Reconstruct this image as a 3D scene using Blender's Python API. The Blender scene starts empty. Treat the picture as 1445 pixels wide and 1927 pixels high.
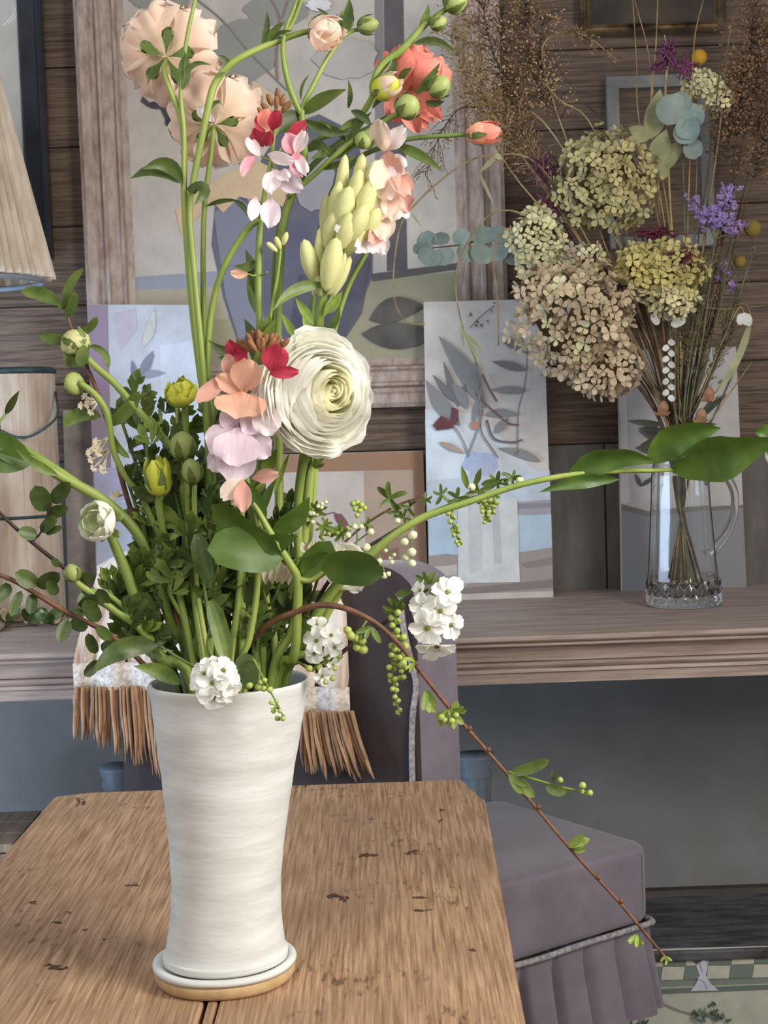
import bpy, bmesh, math, random
from mathutils import Vector as V, Matrix
RN = random.Random(7)
PI = math.pi
SC = bpy.context.scene
COL = SC.collection
# ---------------------------------------------------------------- camera
FX, CX, CY = 2900.0, 722.5, 963.5
CAM = V((0, 0, 1.337))
PITCH, ROLL = math.radians(3.62), math.radians(-2.0)
CM = Matrix.Rotation(PI/2 - PITCH, 3, 'X') @ Matrix.Rotation(ROLL, 3, 'Z')
cd = bpy.data.cameras.new('camera')
cd.sensor_fit = 'VERTICAL'; cd.sensor_height = 36; cd.lens = 36*FX/1927
cd.clip_start = .05
cam = bpy.data.objects.new('camera', cd); COL.objects.link(cam)
cam.matrix_world = Matrix.Translation(CAM) @ CM.to_4x4()
SC.camera = cam
cd.dof.use_dof = True; cd.dof.focus_distance = 1.62; cd.dof.aperture_fstop = 36
# ---------------------------------------------------------------- light
SC.view_settings.view_transform = 'Standard'; SC.view_settings.look = 'None'
SC.view_settings.gamma = 1; SC.view_settings.use_curve_mapping = False
SC.view_settings.exposure = 0.0
wd = bpy.data.worlds.new('room_ambient'); SC.world = wd; wd.use_nodes = True
wd.node_tree.nodes['Background'].inputs[0].default_value = (.92, .94, 1, 1)
wd.node_tree.nodes['Background'].inputs[1].default_value = .36
def area(name, loc, aim, sx, sy, power, color, spread=180):
    l = bpy.data.lights.new(name, 'AREA'); l.shape = 'RECTANGLE'; l.size = sx; l.size_y = sy
    l.energy = power; l.color = color; l.spread = math.radians(spread)
    o = bpy.data.objects.new(name, l); COL.objects.link(o); o.location = loc
    o.rotation_euler = (V(aim)-V(loc)).to_track_quat('-Z', 'Y').to_euler(); return o
area('window_daylight', (1.3, .70, 1.95), (-.25, 1.75, 1.15), .7, 1.15, 54, (1, .955, .89))
area('rear_fill_light', (-.8, -.3, 2.75), (.1, 3.0, 1.2), 1.3, 1.2, 30, (1, .96, .91))  # added background light, no known window; raised so the shelf shades the wall
area('side_fill_light', (-1.75, 2.55, .95), (-.75, 3.6, .8), .8, 1.8, 46, (.56, .74, 1))  # added cool light to brighten the left wall and canvas, no known window

# ---------------------------------------------------------------- helpers
def ray(px, py): return CM @ V(((px-CX)/FX, (CY-py)/FX, -1))
def P(px, py, y): r = ray(px, py); return CAM + r*(y/r.y)
def PZ(px, py, z): r = ray(px, py); return CAM + r*((z-CAM.z)/r.z)
def PL(px, py, p0, n): r = ray(px, py); return CAM + r*((p0-CAM).dot(n)/r.dot(n))
def lin(c): return c/12.92 if c <= .04045 else ((c+.055)/1.055)**2.4
def rgb(r, g, b, k=1): return (min(1, lin(r/255)*k), min(1, lin(g/255)*k), min(1, lin(b/255)*k), 1)
def mesh(vs, fs, ts=None, cols=None, smooth=True, name='m'):
    me = bpy.data.meshes.new(name); me.from_pydata([tuple(v) for v in vs], [], fs)
    if smooth: me.polygons.foreach_set('use_smooth', [True]*len(fs))
    if ts is not None:
        a = me.color_attributes.new('t', 'FLOAT_COLOR', 'POINT')
        a.data.foreach_set('color', [q for t in ts for q in (t, t, t, 1)])
    if cols is not None:
        a = me.color_attributes.new('paint', 'FLOAT_COLOR', 'CORNER')
        flat = []
        for f, c in zip(fs, cols): flat += list(c)*len(f)
        a.data.foreach_set('color', flat)
    return me
WM = {}
def link(o, parent, mw):
    COL.objects.link(o); WM[o.name] = mw
    if parent: o.parent = parent; o.matrix_local = WM[parent.name].inverted() @ mw
    else: o.matrix_world = mw
I4 = Matrix.Identity(4)
class Thing:
    def __init__(s, name, label, cat, loc, group=None):
        s.o = bpy.data.objects.new(name, None); s.o.empty_display_size = .02
        link(s.o, None, Matrix.Translation(loc)); s.o['label'] = label; s.o['category'] = cat
        if group: s.o['group'] = group
    def add(s, name, me, m, parent=None, mw=I4, label=None, kind=None):
        if m and not me.materials: me.materials.append(m)
        o = bpy.data.objects.new(name, me); link(o, parent or s.o, mw)
        if m and me.materials[0] != m:
            o.material_slots[0].link = 'OBJECT'; o.material_slots[0].material = m
        if label: o['label'] = label
        if kind: o['kind'] = kind
        return o
def struct(name, me, m):
    me.materials.append(m); o = bpy.data.objects.new(name, me); link(o, None, I4); o['kind'] = 'structure'; return o
def piece(name, me, m, parent, mw=I4):
    if not me.materials: me.materials.append(m)
    o = bpy.data.objects.new(name, me); link(o, parent, mw); return o
def mat(name, c, rough=.6, c2=None, scale=20, stretch=(1, 1, 1), bump=0, bscale=None, trans=0, metal=0, rand=0,
        tip=None, mid=None, mixf=1, c3=None, s3=5, f3=.7, speck=None, spec=.4, sheen=0, detail=5, paint=False, bdist=.004):
    m = bpy.data.materials.new(name); m.use_nodes = True
    nt = m.node_tree; N = nt.nodes; L = nt.links; b = N['Principled BSDF']
    b.inputs['Roughness'].default_value = rough; b.inputs['Metallic'].default_value = metal
    b.inputs['Specular IOR Level'].default_value = spec
    if sheen: b.inputs['Sheen Weight'].default_value = sheen
    def new(t, **k):
        n = N.new(t)
        for a, v in k.items(): setattr(n, a, v)
        return n
    def mix(f, a, bb, bt='MIX'):
        x = new('ShaderNodeMix', data_type='RGBA', blend_type=bt)
        for i, v in ((0, f), (6, a), (7, bb)):
            if isinstance(v, (float, int, tuple)): x.inputs[i].default_value = v
            else: L.new(v, x.inputs[i])
        return x.outputs[2]
    tc = new('ShaderNodeTexCoord'); mp = new('ShaderNodeMapping'); mp.inputs['Scale'].default_value = stretch
    L.new(tc.outputs['Object'], mp.inputs['Vector'])
    nz = new('ShaderNodeTexNoise'); nz.inputs['Scale'].default_value = scale; nz.inputs['Detail'].default_value = detail
    nz.inputs['Roughness'].default_value = .62
    L.new(mp.outputs[0], nz.inputs['Vector'])
    col = c
    if paint:
        at = new('ShaderNodeAttribute', attribute_name='paint'); col = at.outputs['Color']
    if tip is not None:
        at = new('ShaderNodeAttribute', attribute_name='t'); cr = new('ShaderNodeValToRGB')
        cr.color_ramp.elements[0].color = c; cr.color_ramp.elements[1].color = tip
        if mid is not None: e = cr.color_ramp.elements.new(mid[0]); e.color = mid[1]
        L.new(at.outputs['Fac'], cr.inputs[0]); col = cr.outputs[0]
    if c2 is not None:
        rm = new('ShaderNodeMapRange'); rm.inputs[1].default_value = .36; rm.inputs[2].default_value = .66
        rm.inputs[4].default_value = mixf
        L.new(nz.outputs['Fac'], rm.inputs[0]); col = mix(rm.outputs[0], col, c2)
    if c3 is not None:
        n3 = new('ShaderNodeTexNoise'); n3.inputs['Scale'].default_value = s3; n3.inputs['Detail'].default_value = 4
        L.new(tc.outputs['Object'], n3.inputs['Vector']); r3 = new('ShaderNodeMapRange'); r3.inputs[1].default_value = .45; r3.inputs[2].default_value = .72
        r3.inputs[4].default_value = f3; L.new(n3.outputs['Fac'], r3.inputs[0]); col = mix(r3.outputs[0], col, c3)
    if speck is not None:
        mq = new('ShaderNodeMapping'); mq.inputs['Scale'].default_value = (2.2, .6, 1); L.new(tc.outputs['Object'], mq.inputs['Vector'])
        n4 = new('ShaderNodeTexNoise'); n4.inputs['Scale'].default_value = 60; n4.inputs['Detail'].default_value = 3; L.new(mq.outputs[0], n4.inputs['Vector'])
        n5 = new('ShaderNodeTexNoise'); n5.inputs['Scale'].default_value = 9; L.new(tc.outputs['Object'], n5.inputs['Vector'])
        mm = new('ShaderNodeMath', operation='MULTIPLY'); L.new(n4.outputs['Fac'], mm.inputs[0]); L.new(n5.outputs['Fac'], mm.inputs[1])
        r4 = new('ShaderNodeMapRange'); r4.inputs[1].default_value = .345; r4.inputs[2].default_value = .44; r4.inputs[4].default_value = .75
        L.new(mm.outputs[0], r4.inputs[0]); col = mix(r4.outputs[0], col, speck)
    if rand:
        oi = new('ShaderNodeObjectInfo'); rr = new('ShaderNodeMapRange')
        rr.inputs[3].default_value = 1-rand; rr.inputs[4].default_value = 1+rand*.6
        L.new(oi.outputs['Random'], rr.inputs[0]); h = new('ShaderNodeHueSaturation')
        L.new(rr.outputs[0], h.inputs['Value'])
        if isinstance(col, tuple): h.inputs['Color'].default_value = col
        else: L.new(col, h.inputs['Color'])
        col = h.outputs[0]
    if isinstance(col, tuple): b.inputs['Base Color'].default_value = col
    else: L.new(col, b.inputs['Base Color'])
    if bump:
        n2 = nz
        if bscale:
            n2 = new('ShaderNodeTexNoise'); n2.inputs['Scale'].default_value = bscale; n2.inputs['Detail'].default_value = 6
            L.new(mp.outputs[0], n2.inputs['Vector'])
        bp = new('ShaderNodeBump'); bp.inputs['Strength'].default_value = bump; bp.inputs['Distance'].default_value = bdist
        L.new(n2.outputs['Fac'], bp.inputs['Height']); L.new(bp.outputs[0], b.inputs['Normal'])
    if trans:
        tr = new('ShaderNodeBsdfTranslucent'); ms = new('ShaderNodeMixShader'); ms.inputs[0].default_value = trans
        if isinstance(col, tuple): tr.inputs[0].default_value = col
        else: L.new(col, tr.inputs[0])
        L.new(b.outputs[0], ms.inputs[1]); L.new(tr.outputs[0], ms.inputs[2])
        L.new(ms.outputs[0], N['Material Output'].inputs['Surface'])
    return m
# ---- mesh builders
def crom(pts, n=5):
    if len(pts) == 2: return [pts[0].lerp(pts[1], i/n) for i in range(n+1)]
    q = [pts[0]*2-pts[1]] + list(pts) + [pts[-1]*2-pts[-2]]; out = []
    for i in range(1, len(q)-2):
        a, b, c, d = q[i-1:i+3]
        for k in range(n):
            t = k/n
            out.append((b*2 + (c-a)*t + (a*2-b*5+c*4-d)*t*t + (b*3-a-c*3+d)*t**3)*.5)
    out.append(V(pts[-1])); return out
def rad(r, t):
    if isinstance(r, (int, float)): return r
    x = t*(len(r)-1); i = min(int(x), len(r)-2); return r[i]+(r[i+1]-r[i])*(x-i)
def tube(pts, r, sides=7, n=5, acc=None, ts=None):
    c = crom(pts, n); m = len(c); vs = []; fs = []
    up = V((0, 1, 0)); base = len(acc[0]) if acc else 0
    for i, p in enumerate(c):
        t = (c[min(i+1, m-1)]-c[max(i-1, 0)]); t = t.normalized() if t.length > 1e-9 else V((0, 0, 1))
        a = t.cross(up)
        if a.length < .05: a = t.cross(V((1, 0, 0)))
        a.normalize(); b = t.cross(a); rr = rad(r, i/(m-1))
        for k in range(sides):
            w = 2*PI*k/sides; vs.append(p + a*(math.cos(w)*rr) + b*(math.sin(w)*rr))
    for i in range(m-1):
        for k in range(sides):
            k2 = (k+1) % sides
            fs.append((base+i*sides+k, base+i*sides+k2, base+(i+1)*sides+k2, base+(i+1)*sides+k))
    fs.append(tuple(base+k for k in reversed(range(sides)))); fs.append(tuple(base+(m-1)*sides+k for k in range(sides)))
    if acc: acc[0].extend(vs); acc[1].extend(fs); return
    return mesh(vs, fs, ts=[i/(m-1) for i in range(m) for _ in range(sides)])
def lathe(prof, seg=40, off=None, close=False, wob=None):
    vs = []; fs = []
    for (r, z) in prof:
        o = off(z) if off else V((0, 0, 0))
        for k in range(seg):
            a = 2*PI*k/seg; q = r*(1+(wob(a, z) if wob else 0)); vs.append(V((q*math.cos(a), q*math.sin(a), z))+o)
    for i in range(len(prof)-1):
        for k in range(seg):
            k2 = (k+1) % seg; fs.append((i*seg+k, i*seg+k2, (i+1)*seg+k2, (i+1)*seg+k))
    if close:
        fs.append(tuple(reversed(range(seg)))); fs.append(tuple((len(prof)-1)*seg+k for k in range(seg)))
    return mesh(vs, fs)
def bevel_mesh(vs, fs, bev, seg=2, smooth=False):
    bm = bmesh.new(); q = [bm.verts.new(v) for v in vs]
    for f in fs: bm.faces.new([q[i] for i in f])
    bm.normal_update(); bmesh.ops.recalc_face_normals(bm, faces=bm.faces)
    if bev: bmesh.ops.bevel(bm, geom=bm.edges[:], offset=bev, segments=seg, affect='EDGES', profile=.6)
    me = bpy.data.meshes.new('m'); bm.to_mesh(me); bm.free()
    if smooth: me.polygons.foreach_set('use_smooth', [True]*len(me.polygons))
    return me
BF = [(0, 1, 2, 3), (7, 6, 5, 4), (0, 4, 5, 1), (1, 5, 6, 2), (2, 6, 7, 3), (3, 7, 4, 0)]
def box(x0, x1, y0, y1, z0, z1, bev=.003, seg=2):
    return bevel_mesh([(x0, y0, z0), (x1, y0, z0), (x1, y1, z0), (x0, y1, z0), (x0, y0, z1), (x1, y0, z1), (x1, y1, z1), (x0, y1, z1)], BF, bev, seg)
def prism(pts, z0, z1, bev=.003, seg=2):
    n = len(pts); vs = [(p[0], p[1], z0) for p in pts] + [(p[0], p[1], z1) for p in pts]
    fs = [tuple(range(n)), tuple(n+i for i in range(n))] + [(i, (i+1) % n, n+(i+1) % n, n+i) for i in range(n)]
    return bevel_mesh(vs, fs, bev, seg)
def prof_x(prof, x0, x1):   # a (y, z) outline swept along x
    n = len(prof); vs = [(x0, y, z) for y, z in prof] + [(x1, y, z) for y, z in prof]
    fs = [tuple(range(n)), tuple(reversed(range(n, 2*n)))] + [(i, n+i, n+(i+1) % n, (i+1) % n) for i in range(n)]
    return bevel_mesh(vs, fs, 0)
def slab_on(corners, n, th, bev=.001):   # corners front face CCW, thickness behind
    vs = [c for c in corners] + [c - n*th for c in corners]
    return bevel_mesh(vs, BF, bev, 1)
WPROF = {
    'lance': lambda v: max(0, math.sin(PI*min(1, v)**.8))**.9,
    'oval': lambda v: math.sqrt(max(0, 1-(2*v-1)**2))**.9,
    'obov': lambda v: max(0, math.sin(PI*v**1.7))**.75,
    'strap': lambda v: min(1, v*3+.35, (1-v)*3.2)**.8,
}
def leaf(pts, w, shape='lance', fold=.25, wave=0, tw=0, nrm=None, nv=9, ac=None, seed=0):
    c = crom(pts, max(2, math.ceil(nv/(len(pts)-1)))); m = len(c); vs = []; fs = []; ts = []
    base = len(ac[0]) if ac else 0; f = WPROF[shape]
    for i, p in enumerate(c):
        v = i/(m-1); t = (c[min(i+1, m-1)]-c[max(i-1, 0)]).normalized()
        n = (nrm if nrm else (CAM-p).normalized()); s = t.cross(n)
        if s.length < .02: s = t.cross(V((0, 0, 1)))
        s.normalize(); n = s.cross(t)
        if tw: q = Matrix.Rotation(tw, 3, t); s = q @ s; n = q @ n
        hw = w*.5*max(.03, f(v))
        for u in (-1, -.5, 0, .5, 1):
            z = fold*abs(u)*hw + wave*hw*math.sin(v*11+seed+u*1.3)*abs(u)
            vs.append(p + s*(u*hw) + n*z); ts.append(v)
    for i in range(m-1):
        for k in range(4): a = base+i*5+k; fs.append((a, a+1, a+6, a+5))
    if ac: ac[0].extend(vs); ac[1].extend(fs); ac[2].extend(ts); return
    return mesh(vs, fs, ts=ts)
def frame_mw(pos, axis, spin=0, scale=1):
    q = axis.normalized().to_track_quat('Z', 'Y').to_matrix().to_4x4()
    return Matrix.Translation(pos) @ q @ Matrix.Rotation(spin, 4, 'Z') @ Matrix.Scale(scale, 4)
def shell(R, H, dphi, c=.5, ruf=0, seed=0, nu=8, nv=7, curl=0, point=0, base=.0, rnd=.75, sp=.035):
    rn = random.Random(seed); ph = rn.uniform(0, 6); ph2 = rn.uniform(0, 6); vs = []; fs = []; ts = []
    for j in range(nv+1):
        for i in range(nu+1):
            u = 2*i/nu-1; vm = 1-.13*rnd/.75*u**4-point*abs(u)**1.3 + ruf*.35*math.sin(u*5+ph); v = j/nv*vm
            a = max(1e-3, v*c*PI); w = .3+.7*math.sin(min(1, v*1.3)*PI/2)
            if j/nv > .78: w *= math.sqrt(max(.2, 1-((j/nv-.78)/.22)**2*rnd))
            rho = R*(base+(1-base)*math.sin(a)**.85); z = H*(1-math.cos(a))/(1-math.cos(c*PI))
            k = v**3; rho += R*ruf*.5*math.sin(u*6+ph)*k; z += R*ruf*math.sin(u*7+ph2)*k + curl*R*k
            rho += R*sp*u*v
            f = u*dphi*w; vs.append((rho*math.cos(f), rho*math.sin(f), z)); ts.append(v)
    for j in range(nv):
        for i in range(nu): a = j*(nu+1)+i; fs.append((a, a+1, a+nu+2, a+nu+1))
    return mesh(vs, fs, ts=ts)
def petal_unit(seed, ruf=.06, cup=.18, nu=6, nv=7, wmax=.56, notch=0):   # unit petal: y 0..1, x -.5...5
    rn = random.Random(seed); a, b = rn.uniform(0, 6), rn.uniform(0, 6); vs = []; fs = []; ts = []
    for j in range(nv+1):
        for i in range(nu+1):
            u = 2*i/nu-1; vv = j/nv; v = vv*(1-.08*u**2-notch*max(0, 1-abs(u)*2.5))
            w = .12+.88*math.sin(PI/2*min(1, vv/wmax))**1.2
            if vv > wmax: w *= math.sqrt(max(.12, 1-((vv-wmax)/(1-wmax))**3*.74))
            x = u*.5*w; z = cup*(u*w)**2*.6 + ruf*math.sin(u*5+a)*vv**2 + ruf*.6*math.sin(vv*8+b)*abs(u)
            z -= .12*vv**2
            vs.append((x, v+ruf*.5*math.sin(u*7+b)*vv**3, z)); ts.append(vv)
    for j in range(nv):
        for i in range(nu): q = j*(nu+1)+i; fs.append((q, q+1, q+nu+2, q+nu+1))
    return mesh(vs, fs, ts=ts)
def petal_mw(b, t, w, tilt=0, toward=None):
    y = t-b; L = y.length; y = y/L; n = (toward if toward else (CAM-b)).normalized()
    x = y.cross(n)
    if x.length < .05: x = y.cross(V((1, 0, 0)))
    x.normalize(); z = x.cross(y)
    if tilt: q = Matrix.Rotation(tilt, 3, y); x = q @ x; z = q @ z
    M = Matrix((x*w, y*L, z*((L+w)*.5))).transposed().to_4x4(); return Matrix.Translation(b) @ M
# ---------------------------------------------------------------- setting
ZS = P(863, 1202, 2.9).z            # shelf top height
YW = 3.64                           # back wall plane
YV = 1.6                            # vase distance
m_plank = mat('brown_plank_wood', rgb(112, 92, 76), .7, rgb(62, 48, 38), 7, (1.2, 1, 26), .25, rand=.12)
m_gwash = mat('grey_washed_plank', rgb(104, 100, 97), .75, rgb(84, 80, 76), 4, (6, 1, 1.6), .1, rand=.08)
m_bluewall = mat('blue_grey_painted_wall', rgb(134, 134, 132), .8, rgb(118, 116, 112), 3, bump=.05, bscale=40)
m_base = mat('dark_skirting_wood', rgb(74, 64, 54), .6, rgb(52, 42, 35), 6, (1, 1, 18), .1)
m_floor = mat('floorboard_wood', rgb(140, 122, 102), .55, rgb(104, 86, 68), 5, (18, 1.2, 1), .15)
m_black = mat('black_paint', rgb(24, 24, 26), .4)
wall = struct('wall_back', box(-2.4, 2.4, YW, YW+.12, 0, 2.9, 0), m_bluewall)
for a, b in ((-2.4, -1.05), (-1.047, .52), (.523, 2.4)): piece('board', box(a, b, YW-.02, YW, ZS-.018, ZS+.342, .002, 1), m_gwash, wall)
for i in range(2, 11):
    z0 = ZS-.02+i*.182
    for a, b in (((-2.4, .18), (.183, 2.4)), ((-2.4, -.62), (-.617, 2.4)))[i % 2]:
        piece('plank', box(a, b, YW-.02-RN.uniform(0, .003), YW, z0+.0012, z0+.1808, .0018, 1), m_plank, wall)
struct('baseboard_back', prof_x([(YW, 0), (YW-.022, 0), (YW-.022, .15), (YW-.012, .175), (YW, .18)], -2.4, 2.4), m_base)
fl = struct('floor', box(-2.4, 2.4, -.6, YW+.12, -.08, -.012, 0), m_black)
for i in range(30): piece('floorboard', box(-2.4+i*.16+.0015, -2.4+i*.16+.1585, -.6, YW, -.012, 0, .0015, 1), m_floor, fl)

# ---- console shelf
m_shelf = mat('limed_shelf_wood', rgb(166, 150, 140), .55, rgb(132, 114, 104), 5, (1.2, 10, 22), .12, rand=.05)
c = Thing('console_table', 'long limed wooden console shelf with moulded front edge along the plank wall', 'console table', (0, 3.2, 0))
YF = 2.9
c.add('table_top', prof_x([(YF+.004, ZS-.012), (YF, ZS-.008), (YF, ZS-.003), (YF+.003, ZS), (YW-.024, ZS), (YW-.024, ZS-.022), (YF+.02, ZS-.022), (YF+.02, ZS-.012)], -1.35, 1.5), m_shelf)
def cove(z0, z1, y0, y1, n=7): return [(y0+(y1-y0)*math.sin(i/n*PI/2), z0+(z1-z0)*(1-math.cos(i/n*PI/2))) for i in range(n+1)]
zt = ZS-.0125
c.add('cornice_moulding', prof_x([(YF+.15, zt), (YF+.012, zt), (YF+.009, zt-.006)] + cove(zt-.008, zt-.040, YF+.010, YF+.034) + [(YF+.15, zt-.041)], -1.34, 1.49), m_shelf)
c.add('bead_moulding', prof_x([(YF+.15, zt-.0415), (YF+.022, zt-.0415), (YF+.018, zt-.046), (YF+.022, zt-.051), (YF+.026, zt-.0525), (YF+.022, zt-.054), (YF+.020, zt-.060), (YF+.026, zt-.0625), (YF+.026, zt-.082), (YF+.15, zt-.082)], -1.34, 1.49), m_shelf)
for x in (-1.28, 1.42):
    for y in (YF+.08, YW-.09): c.add('leg', box(x-.035, x+.035, y-.035, y+.035, 0, zt-.042, .004), m_shelf)

# ---- picture tools
m_print = mat('painted_surface', (1, 1, 1, 1), .75, paint=True, c2=rgb(128, 122, 114), scale=11, mixf=.34, bump=.15, bscale=120)
class Print:
    def __init__(s, p0, n): s.p0, s.n, s.vs, s.fs, s.cs, s.k = p0, n, [], [], [], 0
    def pt(s, x, y, k=None): return PL(x, y, s.p0 + s.n*(.0006+.00025*(s.k if k is None else k)), s.n)
    def poly(s, pts, c):
        s.k += 1; b = len(s.vs); s.vs += [s.pt(*p) for p in pts]; s.fs.append(tuple(range(b, b+len(pts)))); s.cs.append(c)
    def rect(s, x0, y0, x1, y1, c): s.poly([(x0, y1), (x1, y1), (x1, y0), (x0, y0)], c)
    def leaf(s, x0, y0, x1, y1, w, c, bend=0):
        dx, dy = x1-x0, y1-y0; L = math.hypot(dx, dy); nx, ny = -dy/L, dx/L; a = []; b = []
        for i in range(9):
            v = i/8; h = w*.5*math.sin(PI*v**.85) + .3; o = bend*math.sin(PI*v)
            a.append((x0+dx*v+nx*(h+o), y0+dy*v+ny*(h+o))); b.append((x0+dx*v+nx*(o-h), y0+dy*v+ny*(o-h)))
        s.poly(a+b[::-1], c)
    def stroke(s, pts, w, c):
        q = crom([V((p[0], p[1], 0)) for p in pts], 5); a = []; b = []
        for i, p in enumerate(q):
            t = (q[min(i+1, len(q)-1)]-q[max(0, i-1)]).normalized(); a.append((p.x-t.y*w/2, p.y+t.x*w/2)); b.append((p.x+t.y*w/2, p.y-t.x*w/2))
        s.poly(a+b[::-1], c)
    def blob(s, x, y, rx, ry, c, rag=0, n=22, seed=1):
        r = random.Random(seed); s.poly([(x+math.cos(2*PI*i/n)*rx*(1+r.uniform(-rag, rag)), y-math.sin(2*PI*i/n)*ry*(1+r.uniform(-rag, rag))) for i in range(n)], c)
    def build(s): return mesh(s.vs, s.fs, cols=s.cs, smooth=False)
def frame(T, x0, x1, z0, z1, y, prof, m, name='frame_rail'):   # prof: (inset, forward) from outer back edge, mitred
    n = len(prof)
    cs = [(x0, z0, 1, 1), (x1, z0, -1, 1), (x1, z1, -1, -1), (x0, z1, 1, -1)]
    for i in range(4):
        a, b = cs[i], cs[(i+1) % 4]; vs = [(q[0]+q[2]*p, y-f, q[1]+q[3]*p) for q in (a, b) for p, f in prof]
        fs = [tuple(range(n)), tuple(reversed(range(n, 2*n)))] + [(k, n+k, n+(k+1) % n, (k+1) % n) for k in range(n)]
        T.add(name, bevel_mesh(vs, fs, 0), m)
NF = V((0, -1, 0))

# ---- large framed still life
yp = YW-.05
A = P(172, 786, yp-.03); B = P(962, 757, yp-.03); TOP = 2.62
m_fr = mat('limed_pinkish_frame_wood', rgb(172, 156, 146), .5, rgb(134, 114, 102), 7, (9, 9, 3), .12)
t = Thing('framed_painting', 'large still life painting of a dark vase in a wide limed wooden frame', 'painting', (0, yp, (A.z+TOP)/2))
prof = [(0, 0), (0, .020), (.010, .026), (.030, .024), (.036, .018), (.044, .018), (.050, .030), (.056, .030), (.060, .024), (.082, .020), (.088, .026), (.093, .026), (.098, .014), (.112, .010), (.112, 0)]
frame(t, A.x, B.x, A.z, TOP, yp, prof, m_fr)
t.add('canvas', box(A.x+.105, B.x-.105, yp-.008, yp-.001, A.z+.105, TOP-.105, 0), m_print)
pr = Print(V((0, yp-.0085, 0)), NF)
g = rgb
pr.poly([(242, 720), (880, 700), (840, -330), (205, -330)], g(188, 182, 174))
pr.poly([(246, 600), (870, 575), (880, 700), (242, 720)], g(140, 136, 112))
pr.poly([(248, 566), (868, 510), (880, 700), (242, 720)], g(150, 146, 120))
pr.poly([(248, 522), (410, 510), (410, 546), (248, 546)], g(140, 146, 160))
pr.poly([(248, 546), (430, 540), (430, 600), (250, 604)], g(164, 158, 138))
pr.poly([(700, 515), (868, 494), (868, 506), (700, 530)], g(84, 80, 84))
pr.poly([(722, -60), (758, -60), (766, 508), (728, 510)], g(84, 80, 86))
pr.poly([(705, -60), (720, -60), (724, 300), (706, 300)], g(128, 124, 126))
pr.poly([(405, 380), (440, 350), (470, 380), (492, 300), (530, 240), (600, 215), (670, 250), (702, 400), (700, 520), (668, 600), (636, 650), (450, 652), (420, 560), (398, 460)], g(86, 86, 108))
pr.poly([(402, 400), (450, 372), (486, 400), (480, 520), (500, 610), (450, 640), (425, 560)], g(120, 124, 142))
pr.poly([(560, 520), (702, 470), (680, 590), (640, 650), (540, 652)], g(70, 70, 88))
pr.poly([(330, 395), (400, 340), (480, 300), (560, 340), (540, 390), (450, 370), (420, 400), (400, 380), (340, 440)], g(206, 180, 144))
pr.poly([(425, 140), (445, 130), (520, 180), (575, 240), (560, 250), (500, 205)], g(206, 184, 152))
for q in ((458, 95, 62, 60, 3), (520, 20, 60, 30, 7), (300, -10, 60, 34, 5), (432, 155, 40, 28, 6)): pr.blob(q[0], q[1], q[2], q[3], g(140, 142, 136), .08, seed=q[4])
pr.stroke([(372, 0), (420, 40), (470, 100), (540, 170)], 3, g(120, 112, 110)); pr.stroke([(505, -10), (525, 35), (520, 110), (522, 150)], 5, g(130, 112, 102))
pr.stroke([(545, -10), (530, 35)], 4, g(130, 112, 102))
pr.leaf(265, 190, 335, 172, 45, g(42, 38, 56)); pr.blob(300, 180, 32, 14, g(44, 40, 58), .3, seed=2); pr.blob(318, 205, 13, 26, g(44, 40, 58), .3, seed=5)
pr.blob(650, 110, 60, 40, g(176, 172, 168), .1); pr.blob(590, 340, 40, 60, g(150, 148, 156), .1)
pr.blob(600, 10, 24, 12, g(220, 220, 224), .15)
pr.leaf(695, 602, 800, 575, 46, g(58, 56, 54), -8); pr.leaf(680, 628, 830, 628, 50, g(60, 60, 58), 4)
t.add('painted_image', pr.build(), m_print)

# ---- black framed picture at upper left
A = P(101, 488, yp); zt2 = P(75, -120, yp).z
m_bf = mat('black_lacquered_frame', rgb(44, 46, 52), .28, rgb(30, 30, 34), 8, bump=.03)
t = Thing('picture', 'pale mounted picture in a tall black frame above the lampshade', 'picture', (A.x-.3, yp, 1.9))
xl = A.x-.62
frame(t, xl, A.x, A.z, zt2, yp+.01, [(0, 0), (0, .026), (.006, .032), (.012, .030), (.016, .024), (.050, .020), (.056, .014), (.056, 0)], m_bf)
pr = Print(V((0, yp+.003, 0)), NF); pr.vs = []; pr.k = 0
t.add('mount', box(xl+.045, A.x-.045, yp+.001, yp+.005, A.z+.045, zt2-.045, 0), mat('mount_card', rgb(172, 168, 160), .8, rgb(150, 146, 138), 5))
pr.poly([(-420, 260), (36, 250), (22, -90), (-420, -90)], g(190, 190, 186)); pr.poly([(-420, 480), (48, 450), (38, 262), (-420, 270)], g(130, 124, 112))
for i in range(5): pr.stroke([(-20+i*9, 60-i*4), (10+i*6, 20), (40, -10-i*8)], 1.3, g(224, 222, 216))
t.add('painted_image', pr.build(), m_print)

# ---- small dark frame at top right, grey frame
A = P(1092, 68, yp); B = P(1364, 56, yp)
m_gold = mat('dark_gilt_frame', rgb(128, 108, 80), .22, rgb(40, 32, 26), 14, metal=.6)
m_gl = mat('picture_glass', rgb(36, 34, 34), .06, rgb(70, 58, 44), 9, spec=.6)
t = Thing('small_picture', 'small dark glazed picture with narrow gilt edged frame above the dried flowers', 'picture', ((A.x+B.x)/2, yp, A.z+.15))
frame(t, A.x, B.x, A.z, A.z+.36, yp+.01, [(0, 0), (0, .020), (.004, .024), (.008, .020), (.016, .014), (.020, .018), (.024, .014), (.024, 0)], m_gold)
t.add('glazing', box(A.x+.02, B.x-.02, yp, yp+.006, A.z+.02, A.z+.34, 0), m_gl)
A = P(1148, 470, yp); B = P(1345, 462, yp); z1 = P(1140, 145, yp).z
m_pew = mat('pewter_grey_frame', rgb(122, 122, 118), .5, rgb(92, 92, 90), 9, bump=.1)
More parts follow.
